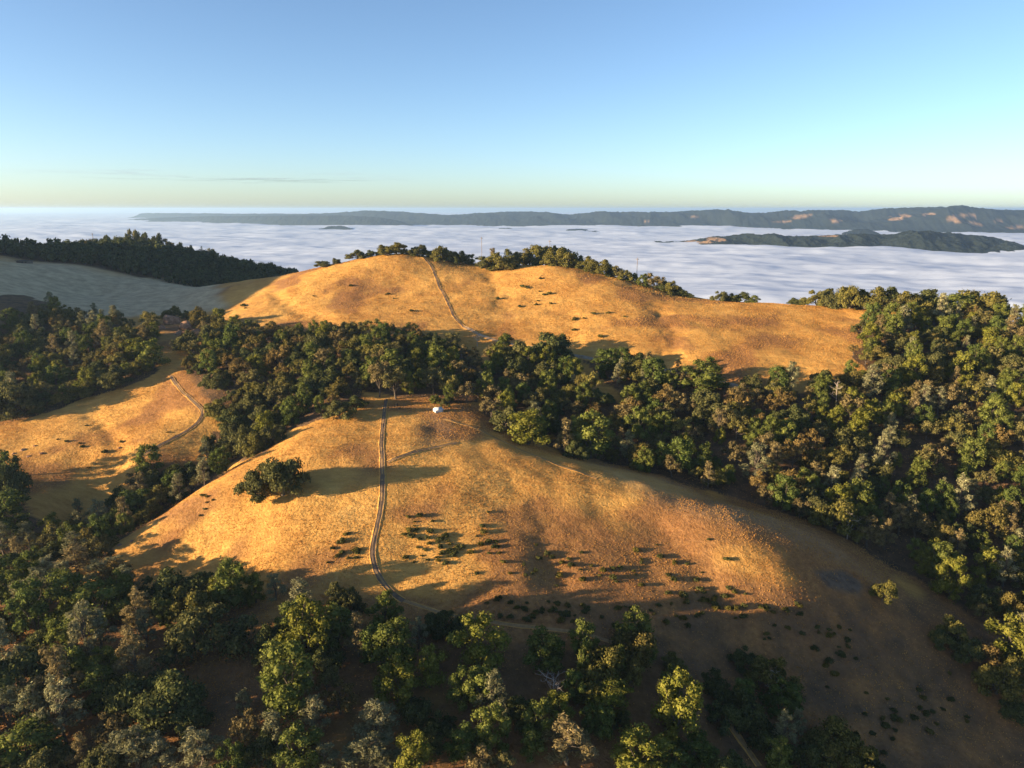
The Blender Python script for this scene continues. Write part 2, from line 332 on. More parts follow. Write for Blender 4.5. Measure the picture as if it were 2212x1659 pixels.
def far_material(name, grass_at, scale):
    m, n, l = new_mat(name); tc = n.new('ShaderNodeTexCoord'); co = tc.outputs['Object']
    at = n.new('ShaderNodeAttribute'); at.attribute_name = 'meadow'
    w = ramp(n, l, noise(n, l, co, scale * 8, 4), [(0.3, (0.008, 0.013, 0.012)), (0.7, (0.024, 0.031, 0.025))])
    g = ramp(n, l, noise(n, l, co, scale * 3, 4), [(0.3, (0.17, 0.11, 0.065)), (0.7, (0.28, 0.185, 0.105))])
    c = mixc(n, l, at.outputs['Fac'], w, g)
    b = bsdf(n, 1.0, 0.0); l.new(c, b.inputs['Base Color'])
    l.new(bump(n, l, noise(n, l, co, scale * 10, 3), 0.8, 6.0), b.inputs['Normal']); out(n, l, b.outputs[0]); return m
def far_hill(name, label, crest, foot, depth, nu, nv, rough, tree, meadow, seed, scale):
    """a ridge standing in the fog; crest = [(px, py)], foot = [(px, Y)] of its near waterline, depth of its near flank"""
    cx = np.array([c[0] for c in crest], float); cy = np.array([c[1] for c in crest], float)
    fx = np.array([f[0] for f in foot], float); fy = np.array([f[1] for f in foot], float); o = np.argsort(fx); fx, fy = fx[o], fy[o]
    u = np.linspace(cx[0], cx[-1], nu); top = np.interp(u, cx, cy); yb = np.interp(u, fx, fy)
    t = np.linspace(-0.25, 1.9, nv); U, T = np.meshgrid(u, t, indexing='ij'); YB = yb[:, None]; DP = depth if np.isscalar(depth) else np.interp(u, fx, np.array(depth)[o])[:, None]
    Yc = YB + DP; zt = -slope_of(top)[:, None] * Yc; Y = YB + T * DP
    X = (U - W0 / 2) / F0 * Yc * CP * (0.55 * Y / Yc + 0.45)
    hgt = np.where(T < 1, np.sin(np.clip(T, -0.25, 1) * math.pi / 2) ** 1.0, np.cos((T - 1) / 0.9 * 1.9))
    hh = np.maximum(zt - FOGZ, 1.0)
    sp = rough * hh * (np.abs(fbm(X / (DP * 0.55) + seed, Y / (DP * 1.2), 4)) - 0.16) * np.clip(np.sin(np.clip(T, 0, 1) * math.pi), 0, 1) * 2.0
    Z = FOGZ + hh * hgt - sp + tree * fbm(X / (tree * 2.4), Y / (tree * 2.4) + seed, 2)
    me = grid_mesh(name, X, Y, Z, far_material(name, 0, scale))
    mk = np.zeros(X.shape)
    for (mx, my, mr, mq) in meadow:
        qx, qy, _ = project(X, Y, Z); nn = 0.9 * fbm(X / 160 + seed, Y / 160, 4)
        mk = np.maximum(mk, smooth(0.95, 0.6, np.hypot((qx - mx) / mr, (qy - my) / mq) + 1.5 * nn + .25))
    a = me.attributes.new('meadow', 'FLOAT', 'POINT'); a.data.foreach_set('value', mk.astype(np.float32).ravel())
    link(name, me, kind='structure', label=label)
far_hill('far_ridge', 'long blue ridge along the horizon',
 [(300,468),(315,461),(400,461),(500,462),(600,462),(700,462),(760,458),(790,455),(860,458),(900,461),(960,465),(1000,463),(1100,458),(1150,457),(1230,464),(1290,458),(1370,458),(1413,459.6),(1463,457.5),(1547,453),(1580,457),(1630,461),(1670,458),(1701,454.5),(1726,459),(1751,453.8),(1830,454),(1859,457),(1913,450),(1988,448),(2050,447),(2088,451),(2212,454.5),(2400,457)],
 [(2400,6600),(2212,6900),(1900,7600),(1500,8800),(1200,9600),(900,10400),(700,12000),(500,14500),(300,18000)], 1500, 900, 46, 0.75, 16,
 [(1500,470,16,3),(1395,480,14,2),(1690,478,30,5),(1720,469,36,4),(1750,464,14,2),(1805,476,14,5),(1930,472,20,5),(1960,466,20,4),(2060,470,30,6),(2080,465,40,4),(2110,472,30,4),(2105,484,35,7),(2150,478,40,4),(2000,463,30,3),(2070,478,16,2),(2195,492,26,4)], 3.0, 0.004)
far_hill('low_ridge', 'low dark wooded ridge in front of the far ridge at left',
 [(240,474.5),(290,473),(360,470),(420,468),(520,467),(600,466),(700,466),(760,466.5),(820,470),(860,477),(890,487),(900,492)],
 [(240,14500),(420,13000),(600,10500),(800,9300),(900,9000)], 700, 420, 30, 0.4, 14, [], 11.0, 0.004)
far_hill('island_hill', 'wooded hill rising like an island from the fog at right',
 [(1425,531),(1455,528),(1500,520),(1545,512),(1575,511),(1600,507),(1622,504),(1645,508),(1668,506),(1700,511),(1747,511),(1797,508),(1872,507),(1940,507),(1973,498.5),(2000,502),(2048,503),(2123,509),(2164,515),(2212,530),(2260,540)],
 [(1425,4350),(1555,4150),(1768,4000),(1913,3850),(2260,3750)], 420, 620, 90, 0.8, 9,
 [(1500,523,40,4.5),(1540,517,22,6),(1780,510,40,2.2)], 21.0, 0.012)
for i, (c0, c1, tp, Yf, lab) in enumerate([(690,760,487.5,8300,'small dark islet of hilltop poking from the fog, leftmost of the islets'),
        (1062,1122,492.5,7600,'small wooded islet in the fog above the ridge oaks at centre'), (1205,1290,494.5,7400,'low flat islet in the fog right of the power pole'),
        (1830,1900,494.5,6500,'thin dark islet in the fog just above the island hill')]):
    n_ = 9; cr = [(c0 + (c1 - c0) * k / (n_ - 1), tp + 8 * (1 - math.sin(math.pi * k / (n_ - 1)) ** 0.7) + (0, .6, -.4)[k % 3]) for k in range(n_)]
    far_hill('fog_islet', lab, cr, [(c0, Yf), (c1, Yf)], 160, 60, 16, 0.2, 7, [], 31.0 + i, 0.012)

# ------------------------------------------------------------------ wheel tracks and roads
def spline(pts, step=1.2):
    P = np.array(pts, float); d = np.concatenate([[0], np.cumsum(np.hypot(*np.diff(P, axis=0).T))]); n = max(int(d[-1] / step), 4)
    t = np.linspace(0, d[-1], n); q = np.stack([np.interp(t, d, P[:, 0]), np.interp(t, d, P[:, 1])], 1)
    k = np.ones(9) / 9
    for _ in range(2):
        e = np.pad(q, ((4, 4), (0, 0)), mode='edge'); q2 = np.stack([np.convolve(e[:, i], k, 'valid') for i in (0, 1)], 1); q2[0] = q[0]; q2[-1] = q[-1]; q = q2
    return q
TRACKS = []
def track(name, label, px, width, mat, berm=0.3, lift=0.12):
    q = spline([hit(*p) for p in px]); tg = np.gradient(q, axis=0); tg /= np.linalg.norm(tg, axis=1)[:, None] + 1e-9; nrm = np.stack([-tg[:, 1], tg[:, 0]], 1)
    w = width / 2; sec = [(-1.75, -0.5, 1), (-1.4, berm, 1), (-1.05, 0.03, 0), (-0.75, -0.03, 0), (-0.4, 0.03, 2), (0, 0.09, 2), (0.4, 0.03, 0), (0.75, -0.03, 0), (1.05, 0.03, 1), (1.4, berm, 1), (1.75, -0.5, 1)]
    V = []; rg = np.random.RandomState(len(q))
    jit = 1 + 0.45 * fbm(np.arange(len(q)) / 5.0, np.zeros(len(q)) + len(q), 3)
    for j_, (a, dz, _) in enumerate(sec):
        jj = 1 + 0.4 * fbm(np.arange(len(q)) / 3.0 + 31 * j_, np.zeros(len(q)) + len(q), 3)
        p = q + nrm * (a * w * jj)[:, None]; z = grid_h(p[:, 0], p[:, 1]) + lift + dz + 0.06 * fbm(p[:, 0] / 1.3, p[:, 1] / 1.3, 2)
        V.append(np.stack([p[:, 0], p[:, 1], z], 1))
    V = np.stack(V, 1); n, k = V.shape[:2]; idx = np.arange(n * k).reshape(n, k)
    F = np.stack([idx[:-1, :-1], idx[:-1, 1:], idx[1:, 1:], idx[1:, :-1]], -1)
    mi = np.tile([1, 1, 0, 0, 2, 2, 0, 0, 1, 1], (n - 1, 1)); mi[:, 4:6] = np.where(fbm(np.arange(n - 1) / 4.0, np.zeros(n - 1) + n, 2)[:, None] < .06, 0, 2); mi = mi.ravel()
    me = np_mesh(name, V.reshape(-1, 3), F.reshape(-1, 4), mats=[mat, M['terrain'], M['faint']], mat_idx=mi, smooth_shade=True)
    link(name, me, kind='structure', label=label); TRACKS.append(q); return q
track('dirt_track', 'rutted dirt track running straight down the grassy knoll', [(834,862),(829,900),(824,950),(826,1000),(826,1050),(825,1090),(815,1140),(803,1185),(805,1212),(815,1245),(835,1272),(872,1300)], 1.6, M['dirt'], 0.05)
track('dirt_track', 'faint track crossing the shaded foot of the knoll', [(872,1300),(950,1325),(1000,1336),(1100,1352),(1200,1364),(1290,1376),(1345,1398)], 1.0, M['faint'], 0.0, 0.06)
track('dirt_track', 'side track climbing right from the main track on the knoll', [(838,1000),(870,986),(905,974),(950,964),(990,957)], 1.5, M['dirt'], 0.16)
track('dirt_track', 'faint track along the right shoulder of the knoll', [(960,905),(1040,930),(1090,955),(1130,975),(1200,1003),(1290,1035)], 1.1, M['faint'], 0.08, 0.05)
track('dirt_track', 'double track curving over the sunlit hillside at left', [(368,812),(392,845),(425,875),(443,890),(435,910),(400,935),(350,960),(310,985)], 1.5, M['dirt'], 0.08)
track('dirt_track', 'track dropping from the summit of the back hill', [(912,556),(934,578),(942,600),(950,622),(962,642),(970,660),(980,684),(1002,706)], 1.6, M['dirt'], 0.1)
track('gravel_road', 'pale road contouring below the back hill behind the trees', [(1002,706),(1040,726),(1075,738),(1120,748),(1190,757),(1260,772),(1330,785),(1450,803),(1520,818),(1600,838)], 2.4, M['road'], 0.0, 0.2)
track('dirt_path', 'pale path through the trees at lower right', [(1570,1560),(1590,1585),(1615,1620),(1640,1659)], 1.5, M['faint'], 0.0, 0.1)

# ------------------------------------------------------------------ dry grass
rs = np.random.RandomState(11)
def grass_field():
    n = 620000; x = rs.uniform(-330, 250, n); y = rs.uniform(135, 640, n)
    z = grid_h(x, y); px, py, d = project(x, y, z)
    keep = (px > -60) & (px < 2270) & (py < 1720) & (rs.rand(n) < np.clip(1.35 - y / 520, 0.25, 1))
    fi = np.zeros(n, bool)
    for k, p in WOODS.items(): fi |= in_poly(px, py, p) & (rs.rand(n) < 0.8)
    keep &= ~fi & (burnmask(px, py, x, y) * .8 < rs.rand(n)) & ~((y > 440) & (px < 620)) & ~((py > 1260) & (px > 1100) & (rs.rand(n) < .6))
    for q in TRACKS:
        b = keep.nonzero()[0]; dm = np.full(len(b), 99.)
        for i in range(0, len(q), 2): dm = np.minimum(dm, np.hypot(x[b] - q[i, 0], y[b] - q[i, 1]))
        keep[b[dm < 1.05]] = False
    x, y, z = x[keep], y[keep], z[keep]; n = len(x)
    far = 1 + np.clip((y - 300) / 250, 0, 1.0) * .45
    h = rs.uniform(0.10, 0.30, n) * far * (1 + 0.9 * fbm(x / 14, y / 14, 3)); w = rs.uniform(0.10, 0.24, n) * far
    V = []; a = rs.uniform(0, 6.283, n)
    for k in range(2):
        ca, sa = np.cos(a + k * 1.7), np.sin(a + k * 1.7)
        lx, ly = rs.normal(0, .16, n), rs.normal(0, .16, n)
        V += [np.stack([x - ca * w, y - sa * w, z - 0.08], 1), np.stack([x + ca * w, y + sa * w, z - 0.08], 1), np.stack([x + lx, y + ly, z + h], 1)]
    V = np.stack(V, 1).reshape(-1, 3); F = np.arange(len(V)).reshape(-1, 3)
    link('dry_grass', np_mesh('dry_grass', V, F, M['tuft']), kind='stuff', label='dry golden grass covering the hillsides')
def burnmask(px, py, x, y):
    j = 8 * fbm(x / 5, y / 5, 3)
    return smooth(1.05, 0.75, np.hypot((px - 1815 + 3 * j) / 58, (py - 1256 - 0.35 * (px - 1815) + j) / 26))
grass_field()

# ------------------------------------------------------------------ trees: meshes
ICO_V = []; _p = (1 + 5 ** .5) / 2
for a_, b_ in ((-1, _p), (1, _p), (-1, -_p), (1, -_p)): ICO_V.append((a_, b_, 0))
for a_, b_ in ((-1, _p), (1, _p), (-1, -_p), (1, -_p)): ICO_V.append((0, a_, b_))
for a_, b_ in ((_p, -1), (_p, 1), (-_p, -1), (-_p, 1)): ICO_V.append((a_, 0, b_))
ICO_V = np.array(ICO_V, float); ICO_V /= np.linalg.norm(ICO_V[0])
ICO_F = np.array([(0,11,5),(0,5,1),(0,1,7),(0,7,10),(0,10,11),(1,5,9),(5,11,4),(11,10,2),(10,7,6),(7,1,8),(3,9,4),(3,4,2),(3,2,6),(3,6,8),(3,8,9),(4,9,5),(2,4,11),(6,2,10),(8,6,7),(9,8,1)])
class TB:
    def __init__(s): s.V = []; s.F = []; s.n = 0
    def add(s, V, F): s.V.append(V); s.F.append(np.asarray(F) + s.n); s.n += len(V)
    def mesh(s, name, mat, sm=False): return np_mesh(name, np.concatenate(s.V), np.concatenate(s.F), mat, sm)
    def tube(s, pts, rad, sides=6):
        P = np.array(pts, float); k = len(P); T = np.gradient(P, axis=0); T /= np.linalg.norm(T, axis=1)[:, None] + 1e-9
        up = np.where(np.abs(T[:, 2:3]) > 0.9, np.array([[1., 0, 0]]), np.array([[0, 0, 1.]])); N = np.cross(T, up); N /= np.linalg.norm(N, axis=1)[:, None]; B = np.cross(T, N)
        a = np.arange(sides) * 2 * math.pi / sides
        V = P[:, None] + (N[:, None] * np.cos(a)[None, :, None] + B[:, None] * np.sin(a)[None, :, None]) * np.array(rad)[:, None, None]
        F = []
        for i in range(k - 1):
            for j in range(sides):
                p, q = i * sides + j, i * sides + (j + 1) % sides; F += [(p, q, q + sides), (p, q + sides, p + sides)]
        s.add(V.reshape(-1, 3), F)
    def leaves(s, rg, c, r, n, size, flat=0.85, asp=0.7, jit=0.65, lo=-0.55):
        d = rg.normal(0, 1, (n * 2, 3)); d /= np.linalg.norm(d, axis=1)[:, None]; d = d[d[:, 2] > lo][:n]; n = len(d)
        pos = np.array(c) + d * np.array([r, r, r * flat]) * (1.0 + rg.normal(0, .17, (n, 1)))
        nr = d + rg.normal(0, jit, (n, 3)); nr /= np.linalg.norm(nr, axis=1)[:, None]
        t = np.cross(nr, rg.normal(0, 1, (n, 3))); t /= np.linalg.norm(t, axis=1)[:, None]; b = np.cross(nr, t)
        sz = size * rg.uniform(0.5, 1.5, (n, 1)); t = t * sz; b = b * sz * asp
        V = np.stack([pos - t, pos - b * .9, pos + t, pos + b], 1).reshape(-1, 3); i = np.arange(n)[:, None] * 4
        s.add(V, np.concatenate([i + [[0, 1, 2]], i + [[0, 2, 3]]]))
    def core(s, rg, c, r, flat=0.85):
        V = ICO_V * (r * rg.uniform(0.75, 1.1, (12, 1))) * np.array([1, 1, flat]) + np.array(c); s.add(V, ICO_F)
def limb(tb, rg, a, b, r0, r1, wob=0.12, k=5, sides=5):
    a = np.array(a, float); b = np.array(b, float); L = np.linalg.norm(b - a); t = np.linspace(0, 1, k)[:, None]
    P = a + (b - a) * t + rg.normal(0, wob * L * 0.5, (k, 3)) * np.sin(t * math.pi); P[:, 2] += np.sin(t[:, 0] * math.pi) * L * 0.06
    tb.tube(P, np.linspace(r0, r1, k), sides)
def build_tree(kind, seed):
    """returns (trunk mesh, crown mesh, nominal height, nominal width)"""
    rg = np.random.RandomState(seed); tr = TB(); cr = TB(); cl = []
    def lobe(c, r, k):                       # a bough: one big clump with smaller ones pushed out of it
        cl.append((c, r))
        for _ in range(k):
            d = rg.normal(0, 1, 3); d /= np.linalg.norm(d); d[2] = abs(d[2]) * .8 - .15; cl.append((c + d * r * rg.uniform(.75, 1.15), r * rg.uniform(.34, .6)))
    if kind == 'oak':
        H, Rr = 9.5, 6.0; off = rg.uniform(-.8, .8, 2)
        for i in range(15):
            a = i * 2.399 + rg.uniform(-.5, .5); f = (i + .5) / 15; el = math.asin(-.12 + 1.08 * f ** 0.85); rr = rg.uniform(.45, .95)
            lobe(np.array([math.cos(a) * math.cos(el) * Rr * rr + off[0] * f, math.sin(a) * math.cos(el) * Rr * rr + off[1] * f, 1.9 + math.sin(el) * 5.8 * rr]), rg.uniform(1.1, 2.1), rg.randint(2, 5))
        n, sz, core, flat = 150, .235, .74, .74; fork = 1.5; tr_r = .42
    elif kind == 'bay':
        H, Rr = 12.5, 4.0
        for i in range(15):
            a = i * 2.399 + rg.uniform(-.5, .5); f = (i + .5) / 15; z = 1.2 + f * 9.6; w = max(math.sin((.22 + f * .70) * math.pi), .1) ** .55 * Rr * rg.uniform(.35, 1.0)
            lobe(np.array([math.cos(a) * w, math.sin(a) * w, z]), rg.uniform(1.0, 1.9) * (1.08 - .3 * f), rg.randint(2, 5))
        n, sz, core, flat = 145, .21, .74, 1.15; fork = 1.0; tr_r = .34
    elif kind == 'pine':
        H, Rr = 14.0, 3.6
        for i in range(17):
            a = i * 2.399 + rg.uniform(-.5, .5); f = (i + .5) / 17; z = 2.8 + f * 10.2; w = Rr * (1 - f * .72) * rg.uniform(.35, 1.0)
            lobe(np.array([math.cos(a) * w, math.sin(a) * w, z]), rg.uniform(.7, 1.25) * (1.05 - .3 * f), rg.randint(1, 4))
        n, sz, core, flat = 170, .26, .58, 1.1; fork = 3.6; tr_r = .27
    elif kind == 'brown':
        H, Rr = 9.0, 4.3
        for i in range(13):
            a = i * 2.399 + rg.uniform(-.5, .5); f = (i + .5) / 13; el = math.asin(-.2 + 1.15 * f); rr = rg.uniform(.4, 1.0)
            lobe(np.array([math.cos(a) * math.cos(el) * Rr * rr, math.sin(a) * math.cos(el) * Rr * rr, 3.9 + math.sin(el) * 4.2 * rr]), rg.uniform(.75, 1.5), rg.randint(1, 4))
        n, sz, core, flat = 125, .205, .64, .85; fork = 1.7; tr_r = .28
    elif kind == 'fir':
        H, Rr = 17.0, 2.9
        for i in range(15):
            f = i / 14.; z = 2.2 + f * 14.2; w = Rr * (1 - f) ** .85 + .18
            for j in range(max(3, int(9 * (1 - f)) + 2)):
                a = j * 2 * math.pi / max(3, int(9 * (1 - f)) + 2) + i * .9 + rg.uniform(-.2, .2); rr = rg.uniform(.7, 1.1)
                for q in np.linspace(.3, 1, 3):
                    cl.append((np.array([math.cos(a) * w * rr * q, math.sin(a) * w * rr * q, z - q * w * .28]), .42 * (1.1 - .5 * q) + .12))
        n, sz, core, flat = 12, .30, .0, .5; fork = 15.5; tr_r = .26
    elif kind == 'shrub':
        H, Rr = 1.5, 1.4
        for i in range(9):
            a = i * 2.399; w = Rr * rg.uniform(.15, .75); cl.append((np.array([math.cos(a) * w, math.sin(a) * w, rg.uniform(.3, .85) * (1.15 - .5 * w / Rr)]), rg.uniform(.35, .6)))
        n, sz, core, flat = 42, .17, .8, .85; fork = .1; tr_r = .05
    top = np.array([rg.normal(0, .25), rg.normal(0, .25), fork])
    if kind == 'pine':
        for lean in ((.5, .2), (-.45, -.3)):
            e = np.array([lean[0] * 1.6, lean[1] * 1.6, 12.4]); limb(tr, rg, top, e, tr_r * .7, .05, .03, 7)
    if kind == 'fir': limb(tr, rg, top * [1, 1, .2], [0, 0, 16.9], tr_r, .03, .0, 6)
    elif kind in ('oak', 'bay', 'brown', 'pine'): tr.tube([(0, 0, -1.0), (0.02, 0, 0.0), (top[0] * .5, top[1] * .5, fork * .5), tuple(top)], [tr_r * 1.5, tr_r * 1.15, tr_r, tr_r * .85], 7)
    for i, (c, r) in enumerate(cl):
        if kind in ('oak', 'brown') and i % 4 == 0: limb(tr, rg, top, c, tr_r * .42, .06, .2)
        if kind == 'bay' and i % 7 == 0: limb(tr, rg, top, c, tr_r * .42, .05, .1)
        if kind == 'pine' and i % 3 == 0: limb(tr, rg, top + np.array([c[0] * .1, c[1] * .1, (c[2] - fork) * .55]), c, .09, .03, .12, 4, 4)
        if core: cr.core(rg, c, r * core, flat)
        cr.leaves(rg, c, r, max(8, int(n * (r / 1.3) ** (0 if kind in ('fir', 'shrub') else 1.5))), sz, flat, .75 if kind != 'pine' else .32, .65, -.75 if kind in ('bay', 'pine', 'shrub') else -.5)
    leafm = {'oak': 'oak_leaf', 'bay': 'bay_leaf', 'pine': 'pine_leaf', 'brown': 'brown_leaf', 'fir': 'fir_leaf', 'shrub': 'shrub_leaf'}[kind]
    crown = cr.mesh(kind + '_crown', M[leafm]); trunk = tr.mesh(kind + '_trunk', M['bark'], True) if tr.V else None
    V = np.concatenate(cr.V); w = np.percentile(np.hypot(V[:, 0], V[:, 1]), 96) * 2
    return trunk, crown, float(np.percentile(V[:, 2], 99.5)), float(w)
LIB = {k: [build_tree(k, 100 * i + j) for j in range(n)] for i, (k, n) in enumerate((('oak', 6), ('bay', 5), ('pine', 5), ('brown', 5), ('fir', 3), ('shrub', 5)))}
KIND_NAME = {'oak': 'live_oak_tree', 'bay': 'bay_tree', 'pine': 'grey_pine_tree', 'brown': 'thin_oak_tree', 'fir': 'fir_tree', 'shrub': 'shrub'}
TONE = {'oak': [('olive', (1.25, 1.15, .85)), ('dark green', (.78, .88, .85)), ('dull green', (1, 1, 1)), ('brownish', (1.3, 1.08, .88))],
        'bay': [('bright green', (1.05, 1.05, 1)), ('yellow-green', (1.25, 1.12, .85)), ('deep green', (.72, .82, .85)), ('mid-green', (.9, .92, .9))],
        'pine': [('grey-green', (1, 1, 1)), ('pale grey', (1.2, 1.17, 1.2)), ('brownish grey', (1.15, .92, .8))],
        'brown': [('drab', (1, 1.05, .95)), ('russet', (1.18, .98, .85)), ('grey-brown', (1.1, 1.02, 1.1)), ('khaki', (1.15, 1.2, .85))],
        'fir': [('dark', (1, 1, 1))], 'shrub': [('green', (1, 1, 1)), ('olive', (1.3, 1.1, .8)), ('dark', (.7, .75, .75))]}
TREES = []      # dicts: kind, x, y, h, w, tone, place, label
def add_tree(kind, x, y, h, w, tone, place, label=None, var=None, grp=None):
    TREES.append(dict(kind=kind, x=float(x), y=float(y), h=h, w=w, tone=tone, place=place, label=label, var=var, grp=grp))
def at_px(px, py, wpx, hpx, kind, tone, place, label=None):   # a tree whose foot is seen at a picture point and that looks wpx by hpx
    x, y = hit(px, py); z = gz(x, y); sl = math.sqrt(x * x + y * y + z * z); dep = math.asin(-z / sl)
    w = wpx * sl / F0; h = max((hpx * sl / F0 - 0.35 * w * math.sin(dep)) / math.cos(dep), 0.55 * w)
    add_tree(kind, x, y, h, w, tone, place, label)
rng = random.Random(4)

